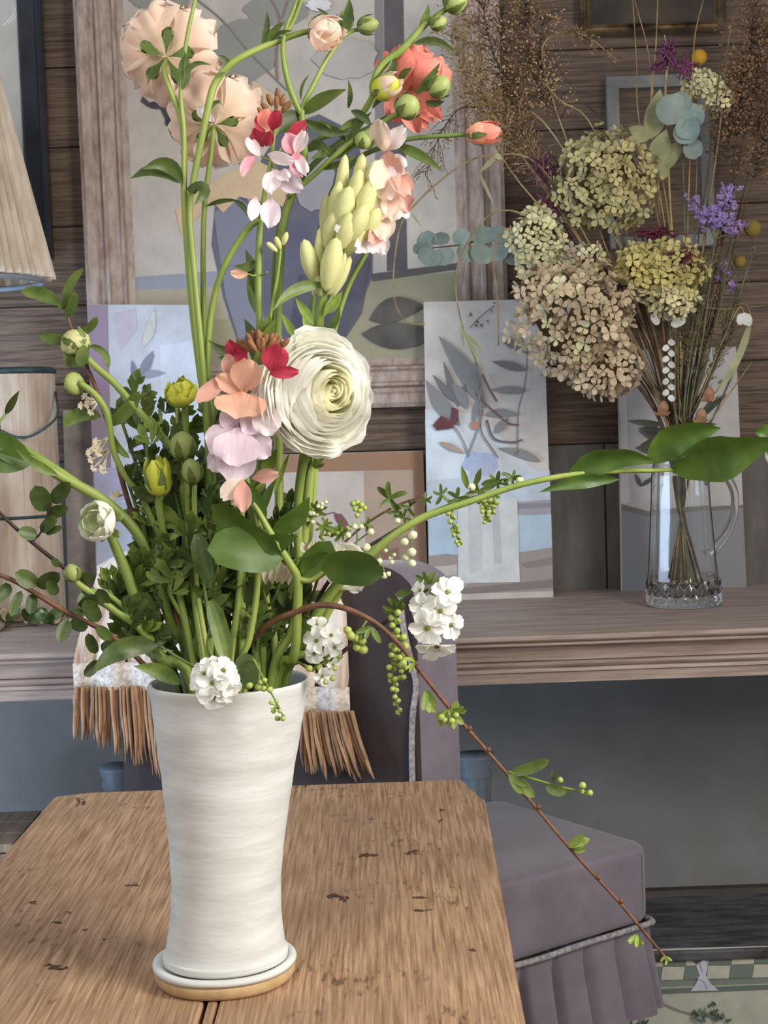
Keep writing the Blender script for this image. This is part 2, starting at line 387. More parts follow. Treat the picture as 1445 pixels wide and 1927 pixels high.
t = Thing('grey_framed_picture', 'plain pewter grey picture frame hanging behind the dried hydrangeas', 'picture', ((A.x+B.x)/2, yp, z1-.2))
frame(t, A.x, B.x, A.z, z1, yp+.01, [(0, 0), (0, .020), (.003, .022), (.028, .020), (.030, .012), (.030, 0)], m_pew)
t.add('backing_panel', box(A.x+.026, B.x-.026, yp, yp+.005, A.z+.026, z1-.026, 0), m_plank)

# ---- leaning canvases on the shelf
def lean(name, label, cat, px, yb, yt, th=.014, edge=rgb(200, 196, 190), h=None):
    zb = PZ(px[0][0], px[0][1], ZS) if yb is None else None
    y0 = zb.y if zb else yb
    ztop = P(px[3][0], px[3][1], yt).z; u = V((0, yt-y0, ztop-ZS)).normalized(); n = V((0, -u.z, u.y)); p0 = V((0, y0, ZS+.0005))
    cs = [PL(a, b, p0, n) for a, b in px]
    for q in cs[:2]:
        q += u*((ZS+.0015-q.z)/u.z)
    T = Thing(name, label, cat, (cs[0]+cs[1])/2)
    T.add('canvas', slab_on(cs, n, th), mat(name+'_edge', edge, .8, rgb(170, 164, 156), 9))
    return T, Print(p0, n)
t, pr = lean('still_life_canvas', 'unframed canvas of grey willow leaves in a white vase, leaning beside the dried hydrangeas', 'painting', [(808, 1131), (1041, 1128), (1022, 562), (797, 568)], None, 3.53)
pr.poly([(808, 1130), (1041, 1127), (1022, 563), (797, 569)], g(196, 192, 188))
pr.poly([(800, 770), (900, 780), (1000, 880), (1033, 900), (1034, 950), (803, 980)], g(198, 206, 214))
pr.poly([(800, 790), (850, 800), (880, 860), (940, 860), (950, 900), (803, 905)], g(206, 218, 228))
pr.blob(905, 872, 34, 22, g(168, 186, 222), .15, seed=4); pr.poly([(880, 872), (925, 868), (930, 900), (885, 905)], g(176, 190, 222))
pr.poly([(804, 905), (1034, 885), (1036, 948), (805, 968)], g(190, 204, 218))
pr.poly([(970, 945), (1036, 940), (1037, 968), (970, 972)], g(158, 156, 172)); pr.poly([(970, 948), (1036, 946), (1036, 955), (970, 958)], g(128, 128, 144))
pr.poly([(806, 975), (1037, 968), (1039, 1035), (807, 1050)], g(172, 196, 216))
pr.poly([(807, 1046), (840, 1042), (905, 1050), (975, 1040), (1039, 1030), (1041, 1127), (808, 1130)], g(150, 142, 138))
pr.poly([(807, 1068), (860, 1062), (860, 1082), (807, 1088)], g(186, 184, 182)); pr.poly([(980, 1060), (1039, 1048), (1040, 1062), (990, 1070)], g(128, 122, 118))
pr.poly([(808, 1090), (870, 1082), (900, 1090), (870, 1105), (808, 1108)], g(158, 172, 180)); pr.poly([(860, 1108), (1040, 1090), (1040, 1105), (870, 1118)], g(120, 112, 106))
pr.poly([(808, 1120), (1041, 1112), (1041, 1127), (808, 1130)], g(190, 184, 178))
pr.poly([(861, 945), (973, 938), (978, 1095), (862, 1098)], g(204, 210, 212)); pr.poly([(880, 950), (905, 948), (908, 1070), (884, 1080)], g(190, 196, 198)); pr.poly([(925, 945), (938, 945), (944, 1060), (930, 1060)], g(184, 190, 194))
G1, G2, G3 = g(128, 130, 132), g(106, 108, 112), g(112, 74, 76)
for q in ((912, 768, 826, 632, 34, G1, 6), (862, 765, 835, 680, 13, G2, 0), (858, 758, 815, 705, 13, G2, 0), (862, 765, 876, 722, 14, G2, 0), (866, 800, 802, 715, 30, G1, -5), (880, 770, 850, 720, 20, G1, 3), (896, 740, 894, 680, 16, G1, 0),
          (990, 696, 926, 680, 15, G2, 0), (988, 735, 924, 733, 14, G1, 0), (912, 780, 975, 780, 16, G1, -3), (930, 815, 958, 785, 15, G1, 0), (1018, 868, 938, 843, 16, G1, 3), (826, 832, 876, 853, 12, g(170, 150, 138), 0), (943, 636, 985, 660, 15, G2, 0), (890, 800, 900, 745, 10, G1, 0)): pr.leaf(*q)
for q in (([(815, 798), (850, 800), (872, 830), (882, 858)], 2.4, G1), ([(993, 650), (988, 720), (975, 775), (974, 850), (966, 850)], 2, G2), ([(908, 770), (905, 810), (930, 850), (938, 862)], 2.4, G3), ([(916, 790), (930, 825), (965, 832), (983, 827)], 3.5, g(90, 78, 84)), ([(895, 740), (925, 770), (955, 795), (977, 800)], 3, G3), ([(908, 705), (920, 730), (935, 755)], 4, G3), ([(985, 662), (995, 664)], 3, G3), ([(890, 700), (905, 780), (880, 860)], 3, G1)): pr.stroke(*q)
pr.poly([(814, 800), (830, 782), (848, 792), (850, 766), (862, 770), (863, 790), (850, 806), (822, 810)], g(96, 52, 58))
pr.blob(893, 800, 8, 9, g(176, 128, 104), .15)
for q in ((886, 592, 3), (898, 605, 3), (906, 612, 3), (896, 612, 3), (918, 604, 2), (885, 590, 2), (925, 585, 2), (930, 570, 2)): pr.blob(q[0], q[1], q[2], q[2], g(104, 84, 80), .1, 9)
pr.stroke([(885, 616), (905, 595), (930, 575)], 2, g(110, 92, 86))
t.add('painted_image', pr.build(), m_print)
# pale canvas at left behind the stems
t, pr = lean('pale_leaf_canvas', 'unframed pale blue and violet canvas with a painted leaf sprig behind the green stems', 'painting', [(182, 1126), (400, 1122), (370, 573), (164, 573)], 3.48, 3.535)
pr.poly([(182, 1125), (400, 1121), (370, 574), (165, 574)], g(190, 198, 212))
pr.poly([(165, 574), (203, 574), (214, 1124), (182, 1125)], g(146, 130, 156)); pr.poly([(166, 600), (200, 600), (206, 730), (170, 730)], g(150, 132, 162))
pr.poly([(215, 590), (255, 580), (258, 620), (225, 660)], g(190, 184, 200)); pr.poly([(300, 650), (378, 640), (392, 900), (310, 880)], g(198, 208, 222)); pr.poly([(176, 880), (230, 880), (236, 940), (180, 950)], g(170, 172, 208))
pr.poly([(250, 820), (330, 815), (330, 870), (252, 880)], g(186, 192, 226)); pr.poly([(180, 950), (395, 930), (400, 1121), (182, 1125)], g(168, 180, 202))
for q in ((268, 655, 290, 580, 18, g(196, 202, 200), 4), (264, 710, 288, 660, 18, g(128, 132, 150), 0), (262, 710, 312, 702, 14, g(140, 146, 162), -3), (258, 722, 248, 678, 12, g(120, 124, 146), 0)): pr.leaf(*q)
pr.stroke([(254, 732), (268, 705), (290, 668)], 2, g(128, 134, 152))
t.add('painted_image', pr.build(), m_print)
# brown bordered canvas half hidden behind white ranunculus
t, pr = lean('brown_bordered_canvas', 'small beige canvas with brown painted border below the large frame', 'painting', [(500, 1126), (806, 1122), (796, 848), (500, 856)], 3.55, 3.585)
pr.poly([(500, 1125), (806, 1121), (796, 849), (500, 857)], g(150, 112, 84)); pr.poly([(500, 1125), (780, 1120), (778, 884), (500, 890)], g(196, 186, 178))
pr.poly([(690, 1121), (780, 1120), (778, 884), (684, 886)], g(170, 150, 132)); pr.poly([(500, 1125), (780, 1120), (779, 1000), (700, 1030), (500, 1030)], g(150, 122, 104)); pr.poly([(700, 1040), (750, 1030), (752, 1060), (700, 1064)], g(128, 94, 78))
pr.leaf(628, 965, 660, 1000, 16, g(108, 56, 70)); pr.stroke([(600, 970), (630, 964)], 2, g(100, 60, 66)); pr.leaf(640, 966, 652, 1010, 14, g(120, 64, 78))
t.add('painted_image', pr.build(), m_print)
# canvas behind the jug
t, pr = lean('leaf_canvas', 'narrow canvas of dark leaves over a grey block, behind the glass jug', 'painting', [(1170, 1119), (1405, 1111), (1385, 652), (1162, 660)], 3.56, 3.61)
pr.poly([(1170, 1118), (1405, 1110), (1385, 653), (1162, 661)], g(178, 172, 168)); pr.poly([(1169, 948), (1220, 962), (1290, 955), (1398, 950), (1405, 1110), (1171, 1118)], g(126, 126, 128))
pr.poly([(1164, 690), (1178, 690), (1185, 945), (1169, 948)], g(200, 192, 186)); pr.poly([(1169, 950), (1220, 962), (1290, 957), (1398, 950), (1398, 956), (1290, 966), (1220, 972), (1169, 960)], g(110, 98, 92))
for q in ((1240, 800, 1180, 792, 12, G2), (1250, 830, 1200, 810, 16, g(80, 84, 90)), (1240, 850, 1195, 842, 16, g(74, 78, 84)), (1340, 760, 1368, 742, 10, G2), (1350, 720, 1372, 716, 8, G2), (1205, 915, 1235, 895, 8, g(70, 72, 80)), (1206, 916, 1194, 890, 8, g(70, 72, 80)), (1360, 880, 1385, 916, 6, g(96, 66, 62))): pr.leaf(*q)
pr.stroke([(1385, 690), (1340, 790), (1310, 840)], 3, g(60, 54, 56))
t.add('painted_image', pr.build(), m_print)
# grey leaning board next to the bucket
t, pr = lean('leaning_board', 'weathered grey wooden board leaning between the pale bucket and violet canvas', 'board', [(128, 1134), (184, 1132), (176, 770), (118, 772)], 3.53, 3.575, edge=rgb(118, 112, 108))

# ---- pale bucket with wire handle
m_buck = mat('limewashed_bucket_wood', rgb(192, 178, 162), .7, rgb(160, 140, 122), 5, (7, 7, 1.2), .25)
m_teal = mat('teal_oxidised_metal', rgb(62, 84, 86), .5, rgb(40, 56, 60), 30, metal=.4)
b0 = V((P(38, 1128, 3.40).x, 3.40, ZS)); s = b0.y/FX; rb = 84*s; h = P(38, 700, b0.y).z-ZS
t = Thing('bucket', 'tall limewashed wooden bucket with teal hoops and wire handle', 'bucket', b0)
nst = 11
for k in range(nst):
    a0, a1 = 2*PI*k/nst+.002, 2*PI*(k+1)/nst-.002; vs = []; fs = []
    for r in (rb, rb-.012):
        for z in (.001, h):
            for j in range(4): a = a0+(a1-a0)*j/3; vs.append((b0.x+r*math.cos(a), b0.y+r*math.sin(a), ZS+z))
    fs += [(j, j+1, 4+j+1, 4+j) for j in range(3)] + [(8+j+1, 8+j, 12+j, 12+j+1) for j in range(3)] + [(4+j, 4+j+1, 12+j+1, 12+j) for j in range(3)] + [(j+1, j, 8+j, 8+j+1) for j in range(3)] + [(0, 4, 12, 8), (7, 3, 11, 15)]
    t.add('stave', bevel_mesh(vs, fs, 0), m_buck)
def hoop(z, r, th): return tube([V((b0.x+r*math.cos(i*PI/20), b0.y+r*math.sin(i*PI/20), z)) for i in range(41)], th, 6, 1)
t.add('rim_hoop', hoop(ZS+h, rb-.003, .008), m_teal)
t.add('hoop', hoop(P(38, 975, b0.y-rb).z, rb+.001, .0035), m_teal)
t.add('bucket_bottom', lathe([(0, .004), (rb-.012, .004), (rb-.012, .016), (0, .016)], 24, lambda z: V((b0.x, b0.y, ZS))), m_buck)
yh = b0.y-rb-.004
t.add('wire_handle', tube([V((b0.x-rb-.002, b0.y, P(40, 745, b0.y).z)), P(-20, 790, yh+.03), P(10, 815, yh), P(48, 823, yh-.002), P(85, 805, yh), P(108, 780, yh+.03), V((b0.x+rb+.002, b0.y, P(40, 740, b0.y).z))], .0028, 6, 6), m_teal)

# ---- lamp with pleated shade
yl = 3.25; lc = P(-95, 528, yl); zl0 = lc.z; zl1 = P(-60, 105, yl).z; r0 = (80+95)*yl/FX; r1 = 92*yl/FX
m_shade = mat('pleated_linen_shade', rgb(226, 216, 200), .9, rgb(196, 178, 156), 30, (1, 1, .3), .2, trans=.15)
t = Thing('table_lamp', 'table lamp with a cream pleated conical linen shade', 'lamp', (lc.x, yl, ZS))
vs = []; fs = []; n = 120
for j in range(7):
    v = j/6
    for k in range(n):
        a = 2*PI*k/n; r = (r0+(r1-r0)*v)+(.017 if k % 2 else -.010)*(1-.4*v)*(1+.45*math.sin(k*1.7)); vs.append((lc.x+r*math.cos(a), yl+r*math.sin(a), zl0+(zl1-zl0)*v))
for j in range(6):
    for k in range(n): k2 = (k+1) % n; fs.append((j*n+k, j*n+k2, (j+1)*n+k2, (j+1)*n+k))
t.add('lamp_shade', mesh(vs, fs, smooth=False), m_shade)
t.add('shade_ring', tube([V((lc.x+(r0-.004)*math.cos(i*PI/24), yl+(r0-.004)*math.sin(i*PI/24), zl0-.006)) for i in range(49)], .006, 6, 1), mat('blue_grey_trim', rgb(130, 138, 148), .6))
t.add('shade_top_ring', tube([V((lc.x+r1*math.cos(i*PI/24), yl+r1*math.sin(i*PI/24), zl1)) for i in range(49)], .004, 6, 1), m_teal)
t.add('lamp_base', lathe([(0, .001), (.075, .001), (.078, .012), (.05, .03), (.03, .07), (.055, .16), (.06, .24), (.03, .34), (.014, .38), (.012, zl1-ZS-.05), (0, zl1-ZS-.05)], 32, lambda z: V((lc.x, yl, ZS))), m_buck)
for k in range(3):
    a = 2*PI*k/3+.4
    t.add('shade_spoke', tube([V((lc.x, yl, zl1-.06)), V((lc.x+r1*math.cos(a), yl+r1*math.sin(a), zl1))], .002, 5, 2), m_teal)

# ---- painted chest below the console
m_ch = mat('painted_chest', (1, 1, 1, 1), .7, paint=True, c2=rgb(96, 98, 92), scale=18, mixf=.3, bump=.1, bscale=60)
m_lid = mat('worn_dark_lid_wood', rgb(96, 98, 104), .55, rgb(52, 46, 44), 5, (2.2, 9, 3), .25)
yb, zc = 3.40, .235
yf = PZ(1330, 1784, zc).y
x0 = .42; x1 = 1.12
t = Thing('chest', 'low painted chest with worn dark lid and chequered front under the console', 'chest', ((x0+x1)/2, (yb+yf)/2, 0))
t.add('lid', box(x0-.01, x1+.01, yf-.012, yb, zc-.022, zc, .005), m_lid)
cs = [V((x0, yf, .0005)), V((x1, yf, .0005)), V((x1, yf, zc-.023)), V((x0, yf, zc-.023))]
t.add('body', slab_on(cs, NF, yb-yf-.01, .002), m_plank)
pr = Print(V((0, yf-.0002, 0)), NF)
pr.poly([(1120, 1990), (1520, 1980), (1520, 1782), (1120, 1792)], g(176, 176, 160))
pr.poly([(1120, 1862), (1520, 1848), (1520, 1792), (1120, 1800)], g(120, 126, 118))
L1, D1 = g(186, 184, 166), g(106, 118, 110)
for r in range(2):
    for k in range(8):
        xa = 1165+k*43-r*4; ya = 1796+r*26-k*1.2; pr.poly([(xa-4, ya+25), (xa+38, ya+24), (xa+42, ya), (xa, ya)], L1 if (k+r) % 2 else D1)
pr.poly([(1120, 1866), (1520, 1850), (1520, 1858), (1120, 1875)], g(92, 104, 98)); pr.poly([(1120, 1789), (1520, 1778), (1520, 1783), (1120, 1795)], g(196, 198, 190))
pr.poly([(1300, 1865), (1310, 1850), (1316, 1835), (1310, 1818), (1316, 1806), (1326, 1806), (1332, 1820), (1328, 1836), (1338, 1852), (1352, 1864)], g(190, 192, 204))
pr.blob(1312, 1806, 9, 6, g(60, 56, 60), .2, 10); pr.stroke([(1312, 1842), (1324, 1848), (1330, 1862)], 2, g(140, 144, 160)); pr.stroke([(1316, 1812), (1322, 1830)], 2, g(140, 144, 160))
pr.stroke([(1250, 1890), (1290, 1905), (1340, 1912)], 2.4, g(120, 120, 96))
for k in range(34):
    a = RN.uniform(0, PI); q = RN.uniform(6, 38); bx, by = 1338+q*math.cos(a), 1925-q*math.sin(a)*.9; pr.leaf(bx, by, bx+RN.uniform(-9, 9), by-RN.uniform(5, 12), 5, RN.choice([g(66, 88, 76), g(48, 66, 58), g(92, 112, 100)]))
for k in range(16): bx, by = RN.uniform(1180, 1225), RN.uniform(1915, 1950); pr.leaf(bx, by, bx+RN.uniform(-9, 9), by-9, 5, g(56, 78, 70))
t.add('painted_front', pr.build(), m_ch)

# ---- fluted grey posts behind the chair, wooden box at left
m_post = mat('blue_grey_painted_post', rgb(120, 132, 142), .5, rgb(96, 104, 112), 8, bump=.08)
for px, py, lab in ((893, 1418, 'blue grey fluted post with flared cap beyond the chair seat'), (222, 1440, 'blue grey fluted post half hidden behind the fringed chair back')):
    q = P(px, py, 3.34); t = Thing('fluted_post', lab, 'post', (q.x, q.y, 0)); hh = q.z
    fl_ = lambda a, z: -.10*max(0, math.cos(a*9)) if .04 < z < hh-.05 else 0
    t.add('shaft', lathe([(0, .001), (.046, .001), (.046, .03), (.036, .045), (.034, .05), (.034, hh*.5), (.034, hh-.06), (.036, hh-.05)], 54, lambda z: V((q.x, q.y, 0)), wob=fl_), m_post)
    t.add('cap', lathe([(.034, hh-.052), (.038, hh-.045), (.033, hh-.03), (.042, hh-.008), (.042, hh-.001), (0, hh)], 36, lambda z: V((q.x, q.y, 0))), m_post)
q = P(24, 1588, 3.1)
t = Thing('wooden_box', 'low pale wooden box on the floor by the blue wall', 'box', (q.x-.16, 3.2, 0))
for k in range(3): t.add('plank', box(q.x-.34, q.x, 3.1+k*.09, 3.187+k*.09, q.z-.018, q.z, .002), m_floor)
for k in range(3): t.add('side_plank', box(q.x-.335, q.x-.005, 3.105, 3.12, .001+k*(q.z-.02)/3, (k+1)*(q.z-.02)/3-.002, .002), m_floor)
for a in (q.x-.335, q.x-.02): t.add('end_panel', box(a, a+.015, 3.121, 3.365, .001, q.z-.02, .002), m_floor)

# ---- dark slip-covered chair
m_vel = mat('aubergine_grey_velvet', rgb(122, 114, 124), .85, rgb(102, 94, 102), 6, bump=.12, bscale=90, sheen=.35)
m_dk = mat('rear_shade_velvet', rgb(60, 50, 50), .9, rgb(44, 36, 38), 6, bump=.1, bscale=90)  # shade on the chair's rear face, put into the velvet colour
m_cord = mat('silver_twisted_cord', rgb(168, 164, 164), .5, rgb(110, 106, 108), 140, bump=.5)
ZC = .52
t = Thing('slipcovered_chair', 'dark velvet slipcovered chair with silver cord and pleated skirt at the table end', 'chair', (.05, 2.85, 0))
RA, RB = V((.047, 2.56, 0)), V((-.49, 2.80, 0)); du = (RB-RA); W = du.length; du.normalize(); th = V((.072, .062, 0))
ztop = 1.085; out = [(0, .30), (W, .30), (W, ztop-.07)]
for i in range(7): a = i/6*PI/2; out.append((W-.07+.07*math.cos(a), ztop-.07+.07*math.sin(a)))
for i in range(7): a = i/6*PI/2; out.append((.085-.085*math.sin(a), ztop-.06+.06*math.cos(a)))
n = len(out); vs = [RA+du*a+V((0, 0, z)) for a, z in out]; vs2 = [v+th for v in vs]
t.add('backrest', bevel_mesh(vs+vs2, [tuple(range(n)), tuple(range(n, 2*n))]+[(i, (i+1) % n, n+(i+1) % n, n+i) for i in range(n)], .008, 3), m_vel)
bk = [v - V((.004, .009, 0)) for v in vs]; bk2 = [v + V((.002, .004, 0)) for v in vs]
t.add('back_panel', bevel_mesh(bk+bk2, [tuple(range(n)), tuple(range(n, 2*n))]+[(i, (i+1) % n, n+(i+1) % n, n+i) for i in range(n)], .003, 2), m_dk, label='brown rear panel darkened as shade')
def twist(pts, r, turns):
    c = crom(pts, 14); return c
cp = [(752, 1120), (760, 1185), (772, 1238), (783, 1290), (777, 1340), (775, 1400), (776, 1475), (778, 1560)]
t.add('cord', tube([P(a, b, 2.55) for a, b in cp], .0052, 8, 6), m_cord, label='silver twisted cord')
ft = [(.10, 2.62), (.20, 2.635), (.455, 2.82), (.468, 2.845), (.455, 2.87), (.24, 3.19), (.21, 3.20), (-.30, 3.02), (-.40, 2.90)]
t.add('seat', prism(ft, ZC-.148, ZC, .022, 4), m_vel)
fo = [V((a, b, 0)) for a, b in ft]
ring = crom([fo[0], fo[1], fo[1].lerp(fo[2], .5), fo[2], fo[3], fo[4], fo[4].lerp(fo[5], .5), fo[5]], 14)
t.add('hem_cord', tube([p+V((.006, -.004, ZC-.148)) for p in ring], .0058, 8, 1), m_cord)
cen = V((.1, 2.92, 0)); vs = []; fs = []; acc = 0; prevp = ring[0]; fine = crom(ring[::2], 8)
for i, p in enumerate(fine):
    acc += (p-prevp).length; prevp = p; o = (p-cen).normalized(); ph = (acc % .078)/.078
    gap = -.032*math.exp(-((ph-.5)/.11)**2)
    for j in range(7):
        v = j/6; fl2 = .028*v; vs.append(p + o*(gap*min(1, v*3)+fl2+.004*math.sin(ph*2*PI+1)*v) + V((0, 0, ZC-.15-v*.165)))
for i in range(len(fine)-1):
    for j in range(6): a = i*7+j; fs.append((a, a+7, a+8, a+1))
t.add('skirt', mesh(vs, fs), m_vel)
for x, y in ((.12, 2.68), (.40, 2.84), (.20, 3.12), (-.28, 2.98)): t.add('leg', box(x-.018, x+.018, y-.018, y+.018, .0005, ZC-.15, .003), m_base)

# ---- fringed throw over the chair back
m_thr = mat('cream_wool_throw', rgb(226, 212, 196), .95, rgb(164, 138, 120), 34, (1, 1, .16), .8, bscale=160, bdist=.006, sheen=.3)
m_lace = mat('white_lace_band', rgb(216, 208, 198), .9, rgb(166, 152, 138), 90, bump=.7, bscale=170, bdist=.006)
m_fri = mat('jute_fringe', rgb(178, 142, 108), .9, rgb(132, 98, 72), 60, (1, 1, .2), .4, rand=.3)
t = Thing('throw', 'cream wool throw with white lace band and brown jute fringe over the chair back', 'throw', (-.2, 2.66, 1.08))
def rear(px, z, off=.016):   # point on chair rear plane offset towards the camera
    nn = V((-du.y, du.x, 0)); nn = nn if nn.y < 0 else -nn; p0 = RA+nn*off
    r = ray(px, 1150); k = (p0-CAM).dot(nn)/V((r.x, r.y, 0)).dot(nn); return V((CAM.x+r.x*k, CAM.y+r.y*k, z))
def hem(px): # bottom of the wool part
    if px < 300: return 1252
    if px < 560: return 1285
    return 1298
pxs = [132+i*(652-132)/52 for i in range(53)]
zz = lambda px, py: P(px, py, rear(px, 1).y).z
vs = []; fs = []; nj = 16
for px in pxs:
    zb = zz(px, hem(px)); ed = min(1, (px-132)/120); ed2 = min(1, (652-px)/90)
    zt_ = 1.105 - .04*(1-ed)**1.5 - .10*(1-ed2)**2
    for j in range(nj+1):
        v = j/nj; z = zt_+(zb-zt_)*v
        pe = px+54*(1-v)**1.2*max(0, 1-(px-132)/260)
        vs.append(rear(pe, z, .020+.010*math.sin(px*.09+v*2)*v+.006*math.sin(px*.21)*v))
nk = nj+1; nb = len(vs)
for px in pxs:   # back over the top edge
    ed = min(1, (px-132)/120); ed2 = min(1, (652-px)/90); zt_ = 1.105 - .04*(1-ed)**1.5 - .10*(1-ed2)**2
    px += 54*max(0, 1-(px-132)/260)
    p = rear(px, zt_+.008, -.04); vs.append(p); vs.append(rear(px, zt_-.0, -.112)); vs.append(rear(px, zt_-.16, -.116))
for i in range(52):
    for j in range(nj): a = i*nk+j; fs.append((a, a+1, a+nk+1, a+nk))
    a = i*nk; b = nb+i*3; fs.append((a, a+nk, b+3, b)); fs.append((b, b+3, b+4, b+1)); fs.append((b+1, b+4, b+5, b+2))
t.add('wool_cloth', mesh(vs, fs), m_thr)
vs = []; fs = []
for i, px in enumerate(pxs):
    for j in range(5):
        v = j/4; vs.append(rear(px, zz(px, hem(px)-6+v*50), .026+.008*math.sin(px*.09+2)+.004*math.sin(v*PI)))
for i in range(52):
    for j in range(4): a = i*5+j; fs.append((a, a+1, a+6, a+5))
t.add('lace_band', mesh(vs, fs), m_lace, label='white lace band')
def fringe(xa, xb, n, yend, spread):
    for k in range(n):
        f = k/(n-1); px = xa+(xb-xa)*f+RN.uniform(-2, 2); y0_ = hem(px)+36; ye = yend(f)+RN.uniform(-14, 14); dx = spread(f)+RN.uniform(-4, 4); o = RN.uniform(.024, .042)
        pts = [rear(px, zz(px, y0_), o), rear(px+dx*.35+RN.uniform(-2, 2), zz(px, y0_+(ye-y0_)*.4), o), rear(px+dx*.7+RN.uniform(-3, 3), zz(px, y0_+(ye-y0_)*.75), o+.004), rear(px+dx, zz(px, ye), o)]
        t.add('fringe_strand', tube(pts, [.0028, .0036, .0034, .0012], 5, 3), m_fri)
fringe(136, 305, 46, lambda f: 1372+f*92, lambda f: -8+f*18)
fringe(556, 655, 34, lambda f: 1450+f*4, lambda f: 4+f*34)

# ---- table
m_tab = mat('scrubbed_pine', rgb(186, 152, 118), .6, rgb(124, 92, 64), 9, (30, 1.1, 1), .5, bscale=12, rand=.05, c3=rgb(140, 110, 86), s3=7, f3=.6, bdist=.003, speck=rgb(82, 58, 42))
m_knot = mat('dark_knot', rgb(84, 58, 40), .7, rgb(58, 38, 26), 60)
ZT = .75
def TT(px, py): return PZ(px, py, ZT)
fl_, fr_ = TT(180, 1476), TT(872, 1481); ll, rr = TT(95, 1502), TT(913, 1506); nr = TT(985, 1900)
xl = TT(24, 1588).x; yfar = (fl_.y+fr_.y)/2
t = Thing('dining_table', 'rustic scrubbed pine plank table with worn knotty top', 'table', (-.17, 1.5, 0))
xr0, xr1 = rr.x, nr.x; jx = TT(378, 1915).x; jx2 = TT(404, 1915).x
yn = .45
ZB = ZT-.034
def plank(p): t.add('plank', prism(p, ZB, ZT, .004, 2), m_tab)
cut = lambda x: yfar
plank([(xl-.01, yn), (jx-.0035, yn), (jx-.0015, yfar), (fl_.x, yfar), (fl_.x-.05, yfar-.02), (xl+.002, ll.y)])
plank([(jx+.0035, yn), (jx2-.002, yn), (jx2-.0012, yfar), (jx+.0003, yfar)])
plank([(jx2, yn), (xr1-.012, yn), (nr.x, nr.y), (xr0, rr.y), (xr0-.012, rr.y+.05), (fr_.x, yfar), (jx2, yfar)])
for a, b, z0, z1 in ((xl+.05, xr1-.05, .62, ZB-.0005),):
    t.add('apron', box(a, b, yfar-.11, yfar-.09, z0, z1, .003), m_tab); t.add('apron', box(a, b, yn+.09, yn+.11, z0, z1, .003), m_tab)
    t.add('apron', box(a, a+.02, yn+.111, yfar-.111, z0, z1, .003), m_tab); t.add('apron', box(b-.02, b, yn+.111, yfar-.111, z0, z1, .003), m_tab)
for x in (xl+.075, xr1-.075):
    for y in (yn+.14, yfar-.14):
        t.add('leg', lathe([(0, .0005), (.022, .0005), (.026, .3), (.028, .56), (.032, .57), (.032, ZB-.0006), (0, ZB-.0006)], 20, lambda z, x=x, y=y: V((x, y, 0))), m_tab)
for k, (px, py, w, hh) in enumerate([(888, 1788, 8, 3), (110, 1818, 26, 8), (690, 1606, 22, 9), (775, 1603, 14, 6), (640, 1690, 26, 10), (250, 1665, 16, 4), (105, 1735, 12, 5), (160, 1750, 9, 3), (150, 1510, 12, 10), (130, 1718, 9, 3), (830, 1545, 5, 5), (832, 1525, 5, 4), (790, 1690, 24, 3), (800, 1712, 26, 4), (200, 1768, 8, 2), (60, 1700, 10, 5)]):
    rn = random.Random(k); vs = []; fs = []
    for _ in range(7):
        bx, by = px+rn.uniform(-w, w)*.7, py+rn.uniform(-hh, hh)*.7; lw, lh = w*rn.uniform(.12, .5), hh*rn.uniform(.15, .55); b = len(vs)
        for i in range(9):
            a = 2*PI*i/9; q = rn.uniform(.4, 1.15); vs.append(TT(bx+lw*q*math.cos(a)+lh*.5*math.sin(a), by-lh*q*math.sin(a)) + V((0, 0, .0003+.00003*_)))
        fs.append(tuple(range(b, b+9)))
    t.add('knot', mesh(vs, fs, smooth=False), m_knot)
# ================================================================= fresh bouquet
VB = PZ(424, 1838, ZT); YV = VB.y; SV = YV/FX
def F(px, py, dy=0): return P(px, py, YV+dy)
def zat(py): return P(428, py, YV).z
RIM = P(430.5, 1281, YV); ZR = RIM.z
def cxl(z): return VB.x + (RIM.x-VB.x)*(z-ZT)/(ZR-ZT)
m_vase = mat('chalky_white_stoneware', rgb(214, 216, 212), .75, rgb(192, 193, 187), 9, (1, 1, 5), .12, bscale=38)
m_clay = mat('bare_clay', rgb(196, 166, 122), .8, rgb(170, 138, 98), 30)
t = Thing('dish', 'round white glazed clay saucer with bare clay edge under the white vase', 'saucer', VB)
off0 = lambda z: V((VB.x, VB.y, ZT))
R0 = 137*SV
wob = lambda a, z: .012*math.sin(2*a+.5)+.006*math.sin(5*a)
t.add('saucer_base', lathe([(0, .0006), (R0*.93, .0006), (R0*.97, .004), (R0*.985, .013), (R0*.96, .0155), (0, .0155)], 56, off0, wob=wob), m_clay, label='bare clay base')
t.add('glazed_top', lathe([(R0*.955, .0158), (R0*.99, .0150), (R0*1.0, .0185), (R0*.985, .0215), (R0*.90, .0215), (R0*.86, .0185), (0, .0185)], 56, off0, wob=wob), m_vase)
z0 = ZT+.0192
t = Thing('vase', 'tall white waisted stoneware vase holding the fresh flowers on the pine table', 'vase', (VB.x, VB.y, z0))
pf = [(0, z0), (.060, z0), (.0655, z0+.003), (118*SV*1.01, z0+.010), (115*SV, zat(1785)), (109*SV, zat(1750)), (104.5*SV, zat(1700)), (104*SV, zat(1660)), (107*SV, zat(1610)), (112*SV, zat(1560)), (121*SV, zat(1490)), (129*SV, zat(1430)), (136*SV, zat(1390)), (143*SV, zat(1340)), (149*SV, zat(1305)), (152*SV, ZR-.004), (152*SV, ZR), (148*SV, ZR+.001), (143*SV, ZR-.002), (139*SV, zat(1305)), (128*SV, zat(1390)), (110*SV, zat(1500)), (92*SV, zat(1660)), (90*SV, z0+.02), (0, z0+.016)]
pf2 = [pf[0]]
